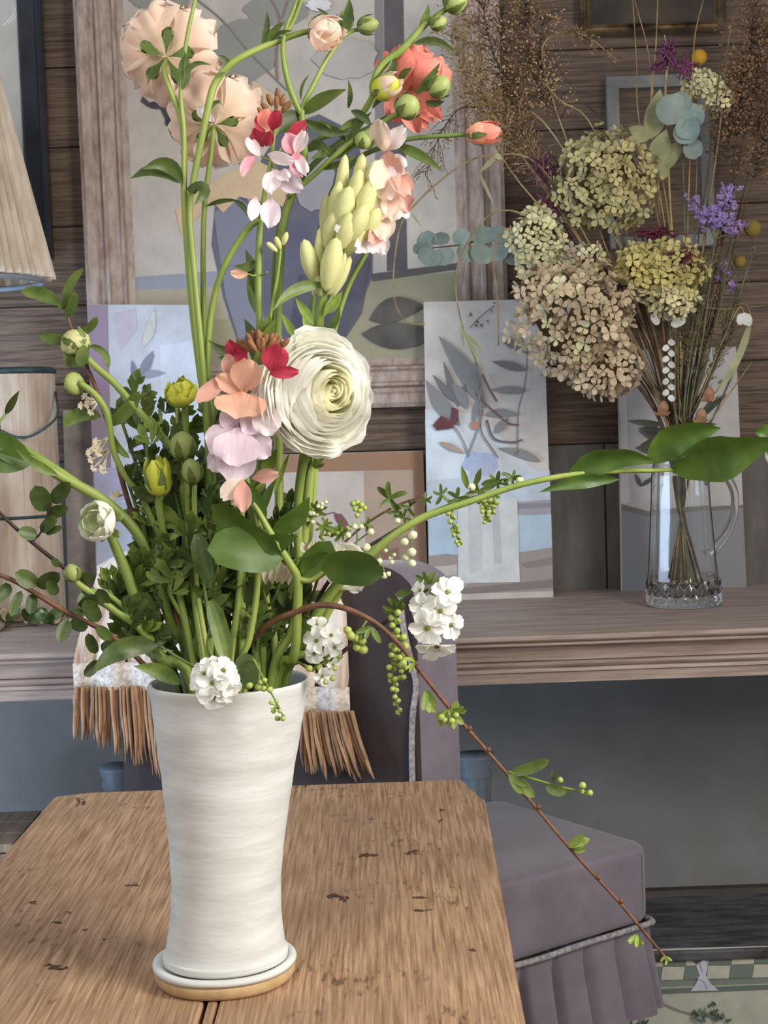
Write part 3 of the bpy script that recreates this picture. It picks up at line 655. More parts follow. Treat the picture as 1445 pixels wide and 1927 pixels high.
for a, b in zip(pf[:-1], pf[1:]): pf2 += [(a[0]+(b[0]-a[0])*k/3, a[1]+(b[1]-a[1])*k/3) for k in (1, 2, 3)]
t.add('vase_body', lathe(pf2, 72, lambda z: V((cxl(z), VB.y, 0)), wob=lambda a, z: .006*math.sin(2*a+z*9)+.004*math.sin(z*160)*(z > ZT+.04)+.004*math.sin(3*a+z*20)), m_vase)

# ---- plant materials
g = rgb
K = dict(
 stem=mat('green_stem', g(152, 166, 84), .45, g(112, 136, 58), 12, (1, 1, .2), trans=.1),
 dstem=mat('dark_green_stem', g(108, 128, 66), .5, g(78, 104, 48), 12, (1, 1, .2), trans=.1),
 twig=mat('brown_twig', g(112, 76, 52), .6, g(72, 48, 36), 60, bump=.2),
 dtwig=mat('dark_twig', g(62, 42, 36), .6, g(40, 28, 26), 60, bump=.2),
 leaf=mat('green_leaf', g(104, 124, 58), .42, g(76, 100, 42), 40, trans=.34, tip=g(122, 138, 64), rand=.22),
 dleaf=mat('dark_green_leaf', g(88, 106, 54), .4, g(62, 84, 40), 40, trans=.34, tip=g(104, 120, 60), rand=.25),
 bleaf=mat('broad_leaf', g(92, 118, 46), .4, g(66, 94, 34), 30, trans=.3, tip=g(82, 108, 40), rand=.12),
 yleaf=mat('young_leaf', g(140, 160, 72), .5, g(112, 138, 54), 40, trans=.3, tip=g(156, 172, 84), rand=.2),
 sep=mat('sepal', g(112, 132, 68), .5, g(76, 100, 46), 60, trans=.2, tip=g(132, 148, 78), rand=.2),
 peach=mat('peach_petal', g(250, 238, 204), .6, g(247, 226, 208), 3, (5, 1, 1), trans=.5, tip=g(252, 236, 222), mid=(.5, g(250, 228, 210)), rand=.06),
 peach2=mat('cream_peach_petal', g(251, 242, 214), .6, g(248, 234, 218), 3, (5, 1, 1), trans=.5, tip=g(253, 244, 234), rand=.06),
 coral=mat('coral_petal', g(250, 206, 170), .55, g(236, 136, 120), 20, trans=.35, tip=g(242, 152, 136), mid=(.4, g(246, 168, 146)), rand=.10),
 white=mat('white_petal', g(250, 246, 220), .6, trans=.45, tip=g(253, 252, 246), mid=(.35, g(252, 250, 236)), rand=.02),
 core=mat('cream_core_petal', g(240, 238, 186), .6, trans=.4, tip=g(250, 248, 226), rand=.04),
 wbud=mat('green_white_petal', g(200, 214, 130), .6, trans=.3, tip=g(240, 242, 220), rand=.05),
 orange=mat('apricot_petal', g(214, 120, 84), .6, g(236, 190, 168), 2.2, (7, .8, 1), trans=.35, tip=g(242, 194, 160), mid=(.3, g(234, 164, 126)), rand=.08),
 salmon=mat('salmon_petal', g(206, 134, 116), .6, g(226, 176, 160), 2.2, (7, .8, 1), trans=.35, tip=g(230, 180, 166), rand=.10),
 lilac=mat('lilac_petal', g(160, 112, 132), .6, g(238, 222, 232), 2.2, (7, .8, 1), trans=.35, tip=g(234, 214, 224), mid=(.25, g(222, 196, 208)), rand=.06),
 pink=mat('pink_petal', g(196, 84, 104), .6, g(236, 170, 180), 2.2, (7, .8, 1), trans=.35, tip=g(238, 190, 198), mid=(.4, g(220, 138, 150)), rand=.10),
 pale=mat('pale_pink_petal', g(232, 190, 196), .6, g(252, 244, 244), 2.2, (7, .8, 1), trans=.35, tip=g(250, 240, 240), rand=.04),
 crim=mat('crimson_petal', g(150, 34, 56), .5, g(200, 66, 88), 2.2, (7, .8, 1), trans=.3, tip=g(204, 60, 84), rand=.15),
 bbud=mat('bronze_bud', g(150, 112, 62), .6, g(128, 78, 58), 60, trans=.15, tip=g(170, 100, 74), rand=.25),
 cbud=mat('cream_green_bud', g(206, 208, 132), .55, g(232, 228, 176), 3, (6, 6, .7), trans=.3, tip=g(244, 238, 196), rand=.08),
 yel=mat('acid_yellow_petal', g(196, 206, 70), .5, g(224, 226, 84), 30, trans=.35, tip=g(232, 230, 110), rand=.08),
 gbud=mat('green_bud', g(168, 178, 108), .5, g(140, 156, 84), 40, trans=.15, tip=g(160, 172, 100), rand=.1),
 pearl=mat('pearl_bud', g(238, 238, 210), .45, g(222, 226, 178), 20, trans=.2, rand=.06),
 gpearl=mat('green_pearl_bud', g(190, 200, 110), .45, g(160, 180, 84), 20, trans=.2, rand=.15),
 snow=mat('snow_petal', g(238, 240, 226), .6, g(252, 252, 248), 30, trans=.35, tip=g(252, 252, 250), rand=.04),
 eye=mat('flower_eye', g(140, 140, 60), .6, g(96, 84, 44), 80),
 tube_=mat('ivory_floret', g(222, 210, 176), .6, g(240, 232, 212), 40, trans=.3, rand=.1),
)
def mouth(u, v): return V((cxl(ZR)+u*.066, YV+v*.055, ZR+.004))
def root(u, v): return V((cxl(ZR)+u*.03, YV+v*.028, ZR-.17))
class Stem(Thing):
    def __init__(s, name, label, cat, pts, r, m='stem', mo=(0, 0), group=None, sides=8):
        w = [F(*p) for p in pts]
        if mo is not None: w += [mouth(*mo), root(*mo)]
        s.w = w; s.n = 0
        Thing.__init__(s, name, label, cat, root(*mo) if mo is not None else w[-1], group)
        s.stem = s.add('stem', tube(w, [q*SV for q in (r if isinstance(r, (list, tuple)) else [r])*(1 if isinstance(r, (list, tuple)) else 2)], sides, 5), K[m])
    def br(s, pts, r, m='stem', nm='branch', par=None):
        return s.add(nm, tube([F(*p) for p in pts], [q*SV for q in (r if isinstance(r, (list, tuple)) else [r, r*.8])], 6, 5), K[m], parent=par)
    def lf(s, x0, y0, x1, y1, w, d0=0, d1=None, shape='lance', bend=0, m='leaf', tw=0, fold=.25, wave=0, nm='leaf', par=None):
        d1 = d0-.01 if d1 is None else d1; L = math.hypot(x1-x0, y1-y0) or 1; nx, ny = -(y1-y0)/L, (x1-x0)/L
        pts = [F(x0+(x1-x0)*v+nx*bend*4*v*(1-v), y0+(y1-y0)*v+ny*bend*4*v*(1-v), d0+(d1-d0)*v) for v in (0, .33, .67, 1)]
        s.n += 1
        return s.add(nm, leaf(pts, w*SV, shape, fold, wave, tw, seed=s.n), K[m], parent=par)
PET = [petal_unit(i, .05+.02*(i % 3)) for i in range(6)]
PETR = [petal_unit(50+i, .12, .3, nu=10, nv=9, wmax=.6) for i in range(4)]
PET2 = [petal_unit(20+i, .03, .35, wmax=.62, notch=.06) for i in range(4)]
def pet(T, bx, by, tx, ty, w, d0, d1, m, tilt=0, nm='petal', var=None, par=None):
    me = PET[(var if var is not None else RN.randrange(6)) % 6]; b, t_ = F(bx, by, d0), F(tx, ty, d1)
    return T.add(nm, me, K[m], parent=par, mw=petal_mw(b, t_, w*SV, tilt))
SH = {}
def sh(*a):
    if a not in SH: SH[a] = shell(*a)
    return SH[a]
def rosette(T, c, ax, Rad, layers, m, nm='petal', jit=.06, par=None, seed=3, rnd=.75, sp=.035):
    rn = random.Random(seed)
    for k, (Rf, Hf, n, ov, cc, ruf, curl, mm) in enumerate(layers):
        for i in range(n):
            me = sh(round(Rf, 3), round(Hf, 3), round(PI/n*ov, 3), cc, ruf, k*3+i % 3, 10 if ruf > .1 else 8, 7, curl, 0, 0, rnd, sp)
            M = frame_mw(c, (ax+V((rn.uniform(-jit, jit), rn.uniform(-jit, jit), rn.uniform(-jit, jit)))), 2*PI*i/n+k*1.1+rn.uniform(-.1, .1), Rad*rn.uniform(.96, 1.04))
            T.add(nm, me, K[mm or m], parent=par, mw=M)
def bud(T, px, py, dy, r, ax, m='gbud', h=2.3, sep=5, msep='sep', open_=.80, sl=.9, nm='bud', par=None, inner=None):
    """closed bud: ovoid body, hugging sepals; r in px; (px,py) is the base"""
    c = F(px, py, dy); ax = V(ax).normalized(); R = r*SV
    b = T.add(nm, BUD, K[m], parent=par, mw=frame_mw(c, ax, 0, 1) @ Matrix.Diagonal((R, R, R*h, 1)))
    for i in range(sep):
        T.add('sepal', sh(1.13, sl*2.0, round(PI/sep*.80, 3), open_*.8, .03, i % 2, 6, 7, .04, .4), K[msep], parent=b if par is None else par, mw=frame_mw(c, ax, 2*PI*i/sep+.3, 1) @ Matrix.Diagonal((R, R, R*h/2.2, 1)))
    if inner:
        for i in range(4): T.add('petal', sh(.98, 2.1, .75, .80, .05, i, 6, 6, 0), K[inner], parent=b if par is None else par, mw=frame_mw(c, ax, 2*PI*i/4, 1) @ Matrix.Diagonal((R, R, R*h/2.0, 1)))
    return b
BUD = lathe([(.02, 0), (.45, .04), (.8, .16), (1, .36), (.97, .55), (.75, .78), (.4, .93), (.05, 1)], 14)
EGG = lathe([(.02, 0), (.5, .08), (.85, .3), (1, .5), (.85, .74), (.5, .93), (.02, 1)], 9)
def dissected(T, x, y, ang, size, dy, m='dleaf', nm='leaf', seed=0, tilt=0, par=None):
    """divided ranunculus leaf: toothed lobes fanned from the leaf stalk, one mesh"""
    rn = random.Random(seed); ac = ([], [], []); tx = CAM-F(x, y, dy)
    nrm = (tx.normalized()+V((rn.uniform(-.6, .6), 0, rn.uniform(-.2, .7)))).normalized()
    for k, da in enumerate((-.95, -.45, 0, .45, .95)):
        L = size*(1-.32*abs(da))*rn.uniform(.85, 1.1); a = ang+da+rn.uniform(-.12, .12)
        ex, ey = x+math.cos(a)*L, y-math.sin(a)*L; d1 = dy+rn.uniform(-.018, .018)
        bnd = rn.uniform(-.12, .12)*L
        mx, my = x+math.cos(a)*L*.5-math.sin(a)*bnd, y-math.sin(a)*L*.5-math.cos(a)*bnd
        leaf([F(x, y, dy), F(mx, my, dy+(d1-dy)*.6), F(ex, ey, d1)], L*.34*SV, 'obov', .15, .1, 0, nrm, 6, ac, k)
        for s_ in (-1, 1):
            a2 = a+s_*.6; q = .5+.12*rn.random(); bx, by = x+math.cos(a)*L*q, y-math.sin(a)*L*q
            leaf([F(bx, by, dy+(d1-dy)*q), F(bx+math.cos(a2)*L*.34, by-math.sin(a2)*L*.34, d1)], L*.2*SV, 'lance', .1, 0, 0, nrm, 4, ac, k)
    return T.add(nm, mesh(ac[0], ac[1], ts=ac[2]), K[m], parent=par)
AWAY = V((.05, 1, .35))
def backsep(T, x, y, ax, n, L, m='sep', dy=0):
    c = F(x, y, dy)
    for i in range(n): T.add('sepal', sh(1, .25, round(PI/n*.62, 3), .52, .03, i % 3, 6, 6, -.25, .4, .1), K[m], mw=frame_mw(c-V(ax).normalized()*.002, V(ax), 2*PI*i/n+.5, L*SV))

# ---- 1 tall peach flower seen from behind
s = Stem('peach_flower', 'tall peach ruffled ranunculus seen from behind, topmost by the frame corner', 'flower', [(312, 112, .015), (309, 134, .005), (322, 174, 0), (339, 218, 0), (347, 280, 0), (346, 350, 0), (350, 420, 0), (362, 560, 0), (376, 680, 0), (392, 800, 0), (400, 950, .01), (396, 1120, .01)], [4, 5, 5.5, 5.5, 5.5, 7, 9, 9, 9.5, 9.5, 9, 9], mo=(-.2, .1))
c = F(313, 106, .018)
lay = [(1.05, .36, 5, 1.0, .53, .17, .06, None), (.98, .46, 5, 1.05, .55, .18, .04, None), (.78, .6, 4, 1.2, .6, .16, 0, None)]
rosette(s, c, V((.12, 1, .30)), 90*SV, lay, 'peach', seed=5)
for i, (tx, ty, w, m_) in enumerate(((238, 96, 84, 'peach2'), (252, 168, 82, 'peach2'), (268, 26, 110, 'peach'), (340, 14, 110, 'peach'), (404, 96, 110, 'peach2'), (384, 178, 90, 'peach'), (320, 190, 70, 'peach2'))):
    b_ = F(314, 106, .016); s.add('petal', PETR[i % 4], K[m_], mw=petal_mw(b_, F(tx, ty, .05), w*SV, RN.uniform(-.3, .3)))
backsep(s, 313, 107, (.12, 1, .30), 5, 54, dy=.010)
s.br([(345, 350, 0), (346, 250, -.004), (340, 180, -.004), (346, 110, -.004), (356, 50, 0), (370, -12, .004)], [5, 4.5, 4, 4, 4, 3.5])
s.lf(343, 170, 345, 92, 14, -.006, -.008, m='dleaf', bend=8); s.lf(346, 150, 398, 122, 10, -.006, -.01, bend=-16, m='dleaf'); s.lf(344, 150, 350, 100, 10, -.008, -.012, bend=-6, m='dleaf')
s.lf(344, 346, 245, 336, 26, -.004, -.02, bend=20, m='dleaf', tw=.3); s.lf(344, 342, 268, 318, 28, -.008, -.03, bend=22, m='dleaf', tw=-.2)
s.lf(350, 356, 366, 386, 30, -.008, -.03, bend=-26, m='dleaf', tw=-.4)
# ---- 2 arching stem carrying small peach bud
s = Stem('budding_ranunculus', 'arching green ranunculus stem with small half open peach and yellow bud', 'flower', [(588, 58, .02), (560, 64, .015), (500, 86, .01), (440, 116, .0), (406, 155, 0), (392, 200, -.004), (378, 270, -.004), (364, 340, -.004), (357, 400, -.004), (366, 520, -.012), (382, 700, -.012), (392, 850, -.005), (392, 1050, 0)], [5, 6, 6.5, 7, 7, 6.5, 6, 5.5, 6, 6.5, 7, 7, 7], mo=(-.28, -.1))
bud(s, 582, 62, .02, 30, (.75, -.35, -.05), 'peach', 2.2, 4, open_=.55, sl=.55, inner='peach')
rosette(s, F(597, 63, .012), V((.65, -.6, -.25)), 30*SV, [(1.05, 1.3, 5, 1.3, .74, .09, 0, None), (.9, 1.4, 4, 1.3, .8, .08, 0, None)], 'peach', seed=8)
s.lf(492, 88, 502, 20, 12, .01, .0, m='dleaf', bend=5); s.lf(500, 84, 536, 40, 14, .01, 0, m='leaf', bend=-4); s.lf(505, 82, 552, 58, 8, .01, .0, bend=-8, m='dleaf'); s.lf(432, 124, 410, 104, 9, 0, -.006, bend=4, m='dleaf'); s.lf(430, 122, 414, 146, 14, 0, -.006, bend=4, m='leaf')
# ---- 3 second peach flower from behind
s = Stem('peach_flower', 'lower peach ruffled ranunculus seen from behind, beside pink stock spike', 'flower', [(402, 238, .02), (397, 290, .012), (390, 340, .01), (384, 400, .01), (382, 480, .01), (383, 600, .012), (386, 720, .02), (395, 900, .02), (405, 1080, .02)], [5, 5, 5, 5, 5.5, 6, 6.5, 6.5, 6.5], mo=(-.12, .35))
c = F(403, 232, .025)
rosette(s, c, V((.0, 1, .42)), 88*SV, lay, 'peach', seed=9)
for i, (tx, ty, w, m_) in enumerate(((322, 226, 84, 'peach2'), (338, 286, 80, 'peach'), (408, 300, 90, 'peach2'), (474, 284, 90, 'peach'), (492, 214, 90, 'peach2'), (440, 164, 96, 'peach'), (350, 176, 90, 'peach2'))):
    b_ = F(403, 232, .022); s.add('petal', PETR[i % 4], K[m_], mw=petal_mw(b_, F(tx, ty, .056), w*SV, RN.uniform(-.3, .3)))
backsep(s, 403, 234, (.0, 1, .42), 5, 46, dy=.016)
pet(s, 404, 228, 372, 202, 26, .01, 0, 'pale', .4); pet(s, 404, 226, 412, 196, 22, .008, .0, 'peach', -.6)
s.lf(388, 388, 452, 378, 9, .006, -.004, bend=-5, m='dleaf'); s.lf(440, 378, 466, 408, 11, -.002, -.01, bend=-6, m='dleaf')
# ---- 4 tall forked stem, central
s = Stem('forked_ranunculus', 'tall pale green forked stem with green buds above the coral flower', 'flower', [(692, 54, .03), (655, 62, .028), (620, 104, .02), (590, 160, .012), (568, 212, .01), (572, 300, .02), (552, 360, .03), (532, 430, .03), (524, 560, .03), (522, 700, .03), (525, 900, .03), (520, 1080, .03)], [3.5, 4, 4.5, 5, 8, 7, 8, 8, 8.5, 8.5, 8, 8], mo=(.45, .3))
s.br([(566, 215, .01), (545, 165, .008), (533, 108, .008), (536, 60, .006), (556, 10, .004), (562, -15, .004)], [6, 6, 5, 4, 3.5, 3]); s.br([(536, 66, .006), (552, 40, .006), (572, -12, .0)], [4, 3.5, 3])
bud(s, 672, 52, .03, 17, (.9, -.2, .1), 'gbud', 2.5); bud(s, 650, 58, .028, 15, (.05, -.3, 1), 'gbud', 2.6)
s.lf(648, 62, 657, -4, 20, .02, .012, m='dleaf', bend=3); s.lf(622, 34, 595, 14, 8, .02, .012, m='dleaf'); s.lf(640, 60, 612, 28, 9, .02, .01, m='dleaf')
s.lf(566, 188, 582, 140, 6, .01, .0, m='dleaf', bend=-6)
s.lf(568, 216, 652, 168, 26, .01, -.01, m='leaf', bend=-6); s.lf(566, 216, 520, 254, 38, .012, .0, m='dleaf', bend=6)
s.lf(570, 226, 660, 250, 22, .01, 0, m='dleaf', bend=8); s.lf(575, 240, 640, 246, 18, .012, .01, m='leaf', bend=-6)
s.lf(575, 285, 622, 292, 18, .02, .0, m='dleaf', bend=-16)
# ---- 5 coral flower
s = Stem('coral_flower', 'large coral pink ranunculus with pointed green buds around it', 'flower', [(775, 168, .03), (752, 205, .035), (700, 238, .035), (640, 268, .035), (584, 316, .035), (545, 372, .038), (520, 470, .04), (515, 640, .04), (525, 820, .04), (515, 1060, .035)], [6, 6, 5.5, 5.5, 6, 6.5, 6.5, 6.5, 6.5, 6.5], 'dstem', mo=(.3, .55))
rosette(s, F(770, 172, .03), V((.30, -.05, .55)), 66*SV, [(.95, 1.0, 5, 1.3, .62, .04, .0, None), (.75, 1.1, 4, 1.3, .68, .05, 0, None), (.45, 1.05, 4, 1.3, .74, .06, 0, None)], 'coral', seed=4, rnd=.4)
for tx, ty, w, d1 in ((728, 96, 84, .03), (708, 138, 70, .04), (778, 82, 86, .012), (822, 112, 70, .004), (836, 170, 60, .0), (742, 226, 64, .02), (790, 246, 50, .006), (826, 222, 46, .0)):
    s.add('petal', PETR[RN.randrange(4)], K['coral'], mw=petal_mw(F(772, 172, .026), F(tx, ty, d1), w*SV, RN.uniform(-.3, .3)))
s.br([(838, 18, .0), (800, 46, .0), (760, 90, .0), (720, 122, .0), (702, 158, .0), (698, 188, .01), (660, 236, .02), (600, 262, .03), (575, 285, .035)], [5, 6, 7.5, 7.5, 6.5, 6, 5.5, 5, 5])
bud(s, 838, 18, .0, 22, (.8, -.3, .55), 'gbud', 2.2); bud(s, 810, 52, -.004, 14, (.9, -.1, .45), 'gbud', 2.4)
s.lf(788, 58, 806, 8, 15, .0, -.006, m='leaf', bend=4); s.lf(778, 82, 858, 102, 16, -.004, -.02, m='dleaf', bend=-14); s.lf(745, 98, 700, 150, 9, .0, -.01, bend=-10, m='dleaf')
bud(s, 702, 178, -.006, 23, (.85, -.5, .35), 'yel', 2.5, 4, open_=.5, sl=.5, inner='peach')
s.br([(752, 212, -.012), (710, 236, -.006), (650, 276, .0), (590, 330, .01), (540, 372, .02)], [5.5, 5, 5, 5, 5])
bud(s, 752, 214, -.014, 24, (.75, -.65, .5), 'gbud', 1.9, 6); bud(s, 808, 176, .0, 22, (.75, -.4, .45), 'gbud', 2.1)
s.lf(782, 178, 828, 118, 16, -.004, -.014, m='dleaf', bend=3); s.lf(752, 152, 776, 128, 14, .0, -.012, m='dleaf', bend=-4); s.lf(736, 148, 746, 108, 12, .002, -.004, m='dleaf'); s.lf(800, 192, 836, 190, 14, -.006, -.016, m='dleaf', bend=4)
bud(s, 682, 280, -.002, 19, (.2, -.4, .8), 'gbud', 1.8)
# long narrow leaves radiating in the middle
for q in ((740, 272, 832, 322, 20, .0, -.03, -6, 'leaf'), (660, 208, 700, 240, 16, .0, -.01, -5, 'dleaf'), (655, 205, 655, 150, 10, .01, 0, 4, 'dleaf'), (690, 230, 640, 240, 12, .004, .0, 6, 'dleaf'), (700, 205, 745, 178, 10, -.004, -.012, -8, 'dleaf'), (620, 300, 690, 240, 18, .008, -.004, 6, 'leaf'), (640, 286, 584, 300, 16, .01, .004, 5, 'dleaf'), (600, 318, 672, 292, 12, .01, -.004, 4, 'leaf'), (650, 265, 610, 232, 12, .01, .0, 4, 'dleaf'), (655, 262, 700, 210, 14, .004, -.006, -3, 'dleaf')):
    s.lf(*q[:5], q[5], q[6], bend=q[7], m=q[8])
# ---- 6 coral bud on its own stem
s = Stem('coral_bud', 'single coral bud with green sepals on a thin stem reaching towards the dried grasses', 'flower', [(878, 253, .0), (830, 256, .004), (780, 260, .008), (730, 272, .012), (660, 310, .03), (610, 400, .045), (590, 560, .05), (575, 800, .05), (555, 1050, .04)], [4, 4.5, 4.5, 5, 5, 5, 5, 5, 5], 'dstem', mo=(.6, .35))
bud(s, 876, 253, .0, 22, (1, -.15, .03), 'coral', 2.9, 4, open_=.62, sl=.75, inner='coral')
s.lf(880, 240, 936, 234, 12, -.002, -.006, m='dleaf', bend=-2)
# ---- 7 upper pink stock
s = Stem('pink_stock', 'upper pink and white stock spike with crimson top florets and bronze bud tip', 'flower', [(520, 190, -.02), (518, 230, -.02), (510, 300, -.02), (497, 370, -.02), (489, 430, -.02), (486, 520, -.02), (488, 610, -.018), (492, 720, .0), (480, 900, .01), (465, 1080, .01)], [3, 3.5, 4, 5.5, 6.5, 6, 5.5, 5.5, 5.5, 5.5], mo=(.1, .1))
for q in ((505, 247, 500, 206, 36, 'coral'), (512, 247, 522, 210, 26, 'crim'), (497, 246, 486, 218, 28, 'crim'), (494, 277, 480, 244, 30, 'crim'), (500, 276, 508, 250, 22, 'crim'), (490, 294, 465, 260, 22, 'pale'), (478, 288, 455, 328, 22, 'pink'), (503, 290, 550, 304, 24, 'pale'), (520, 318, 506, 360, 36, 'pale'), (521, 322, 564, 356, 40, 'lilac'), (524, 322, 540, 336, 24, 'pale'),
          (540, 264, 574, 228, 24, 'crim'), (553, 292, 541, 252, 34, 'pink'), (556, 290, 573, 248, 26, 'pale'), (557, 286, 564, 330, 34, 'pink'), (560, 290, 574, 326, 22, 'pale'), (482, 370, 474, 412, 24, 'pale'), (510, 370, 508, 426, 38, 'lilac'), (468, 516, 434, 514, 18, 'orange')):
    pet(s, *q[:5], -.03, -.044+RN.uniform(-.008, .008), q[5], RN.uniform(-.4, .4))
for x, y, a in ((520, 205, 1.5), (528, 200, 1.2), (512, 200, 1.9), (534, 208, .8), (508, 212, 2.3), (522, 190, 1.5), (530, 214, 1.0), (500, 222, 2.2)):
    s.add('bud', EGG, K['bbud'], mw=frame_mw(F(x, y, -.022), V((math.cos(a), -.2, math.sin(a))), 0, 1) @ Matrix.Diagonal((5.5*SV, 5.5*SV, 24*SV, 1)))
for a, b in (((508, 300), (490, 292)), ((510, 300), (521, 318)), ((505, 320), (500, 345)), ((540, 262), (512, 300)), ((486, 516), (468, 516)), ((486, 516), (503, 512))): s.br([(a[0], a[1], -.02), ((a[0]+b[0])/2, (a[1]+b[1])/2+3, -.024), (b[0], b[1], -.03)], 2.2, nm='floret_stalk')
s.lf(484, 560, 462, 470, 24, -.015, -.01, bend=5, m='dleaf'); s.lf(490, 600, 470, 500, 18, -.01, .0, bend=-6, m='leaf'); s.lf(484, 640, 506, 590, 26, -.02, -.03, bend=6, m='leaf')
s.lf(488, 700, 460, 600, 30, -.016, -.01, bend=7, m='dleaf'); s.lf(492, 690, 518, 600, 26, -.02, -.03, bend=-5, m='leaf'); s.lf(484, 490, 440, 500, 18, -.016, -.02, bend=-8, m='dleaf')
s.br([(487, 412, -.02), (462, 436, -.018), (425, 495, -.012), (403, 560, -.006), (392, 640, -.004), (390, 720, .0)], [6, 6, 6, 6, 6, 6], nm='side_shoot')
s.br([(500, 690, -.02), (508, 600, -.024), (522, 520, -.026), (528, 470, -.026)], [4, 3.5, 3, 2.5]); 
for x, y, a in ((528, 470, 1.9), (532, 462, 1.2), (522, 474, 2.4)): s.add('bud', EGG, K['cbud'], mw=frame_mw(F(x, y, -.028), V((math.cos(a), -.2, math.sin(a))), 0, 1) @ Matrix.Diagonal((6*SV, 6*SV, 26*SV, 1)))
# ---- 8 cream green bud spike
s = Stem('tuberose_spike', 'plump spike of closed creamy green buds above the white ranunculus', 'flower', [(678, 370, -.01), (655, 440, -.01), (628, 508, -.01), (606, 568, -.01), (598, 640, .0), (592, 760, .02), (580, 920, .02), (560, 1080, .02)], [5, 9, 9, 9, 10, 10, 10, 10], mo=(.5, -.05))
for q in ((636, 405, 650, 290, 26, .0), (668, 400, 682, 288, 28, .004), (684, 395, 706, 302, 28, .0), (660, 400, 678, 318, 30, -.012), (672, 425, 702, 338, 32, -.016), (690, 420, 717, 346, 26, -.004), (636, 440, 658, 350, 34, -.018), (622, 430, 640, 340, 30, -.006), (612, 450, 616, 365, 26, .0), (656, 455, 690, 384, 36, -.024), (676, 455, 714, 392, 30, -.014), (640, 470, 660, 400, 32, -.026), (612, 470, 632, 395, 30, -.014), (640, 486, 690, 430, 26, -.014),
          (612, 548, 634, 446, 36, -.026), (594, 536, 572, 450, 32, -.016), (622, 562, 660, 482, 22, -.012), (616, 556, 650, 476, 20, -.018), (598, 526, 602, 428, 18, -.01), (606, 560, 584, 500, 22, -.012), (590, 560, 606, 470, 18, .0)):
    b, t_ = F(q[0], q[1], q[5]), F(q[2], q[3], q[5]-.006); L = (t_-b).length
    s.add('bud', EGG, K['cbud'], mw=frame_mw(b, t_-b, RN.uniform(0, 6), 1) @ Matrix.Diagonal((q[4]*.58*SV, q[4]*.5*SV, L, 1)))
for q in ((620, 590, 644, 548, 16), (614, 592, 636, 556, 12), (610, 596, 628, 552, 10)): s.lf(*q, -.016, -.02, m='yleaf', nm='bract')
s.lf(612, 536, 514, 584, 22, -.02, -.05, bend=16, m='leaf'); s.lf(600, 620, 540, 640, 20, -.01, -.02, bend=-10, m='yleaf'); s.lf(602, 640, 570, 590, 16, -.012, -.018, bend=-6, m='yleaf'); s.lf(606, 630, 640, 580, 16, -.012, -.02, bend=6, m='leaf'); s.lf(590, 610, 556, 560, 18, -.012, -.02, m='yleaf'); s.lf(560, 640, 530, 590, 16, -.012, -.02, m='yleaf')
pet(s, 628, 432, 642, 428, 16, -.034, -.036, 'snow', .2)
# ---- 9 peach stock / snapdragon spike
s = Stem('peach_stock', 'peach pink ruffled stock spike beside the creamy green buds', 'flower', [(728, 250, .01), (732, 320, .012), (722, 400, .014), (692, 470, .02), (655, 540, .03), (625, 640, .035), (600, 800, .035), (575, 1060, .03)], [3.5, 4.5, 5, 5, 5.5, 5.5, 5.5, 5.5], mo=(.6, .1))
for q in ((722, 286, 711, 228, 44, 'peach'), (726, 284, 760, 240, 34, 'pale'), (728, 282, 735, 345, 56, 'salmon'), (722, 300, 708, 352, 44, 'peach'), (735, 318, 726, 372, 60, 'peach'), (738, 322, 768, 362, 42, 'salmon'), (730, 300, 758, 322, 44, 'pale'), (738, 350, 714, 408, 54, 'peach'), (742, 352, 768, 396, 44, 'salmon'), (736, 360, 742, 412, 44, 'peach'), (724, 398, 722, 448, 42, 'peach'), (716, 420, 700, 455, 34, 'salmon'), (700, 440, 674, 472, 34, 'pale'), (712, 434, 722, 478, 32, 'pale'), (704, 438, 700, 474, 28, 'pale'), (742, 320, 770, 340, 26, 'peach'), (748, 380, 768, 408, 22, 'pale')):
    pet(s, *q[:5], -.004, -.022+RN.uniform(-.012, .01), q[5], RN.uniform(-.6, .6))
# ---- 10 big white ranunculus
s = Stem('white_ranunculus', 'big fully open white ranunculus with tightly layered petals at the centre of the bouquet', 'flower', [(600, 745, -.055), (585, 800, -.045), (570, 870, -.03), (560, 960, -.015), (562, 1080, -.01), (552, 1180, -.01)], [9, 9, 8.5, 8.5, 9, 9], mo=(.7, -.2))
lay = []; NL = 18
for k in range(NL):
    f = k/(NL-1)
    lay.append((1.0*(1-f)**.9+.05, .18+.66*min(1, f*1.45)**.85-.12*max(0, f-.75)/.25, [6, 6, 6, 6, 6, 6, 5, 5, 5, 5, 5, 4, 4, 4, 4, 3, 3, 3][k], 1.5, .50+.15*min(1, f*1.5)+.03*f, [.05, .045, .045, .04][k] if k < 4 else .03, .04 if k < 3 else 0, 'core' if k > 11 else None))
rosette(s, F(584, 742, -.055), V((.66, -1, .04)), 112*SV, lay, 'white', jit=.06, seed=12, rnd=.45, sp=.05)
for q in ((560, 720, 508, 640, 70), (560, 745, 510, 800, 72), (575, 770, 560, 850, 80), (575, 710, 560, 628, 60), (555, 735, 500, 730, 70), (600, 780, 620, 856, 80)): pet(s, *q, -.05, -.052, 'white', .2)
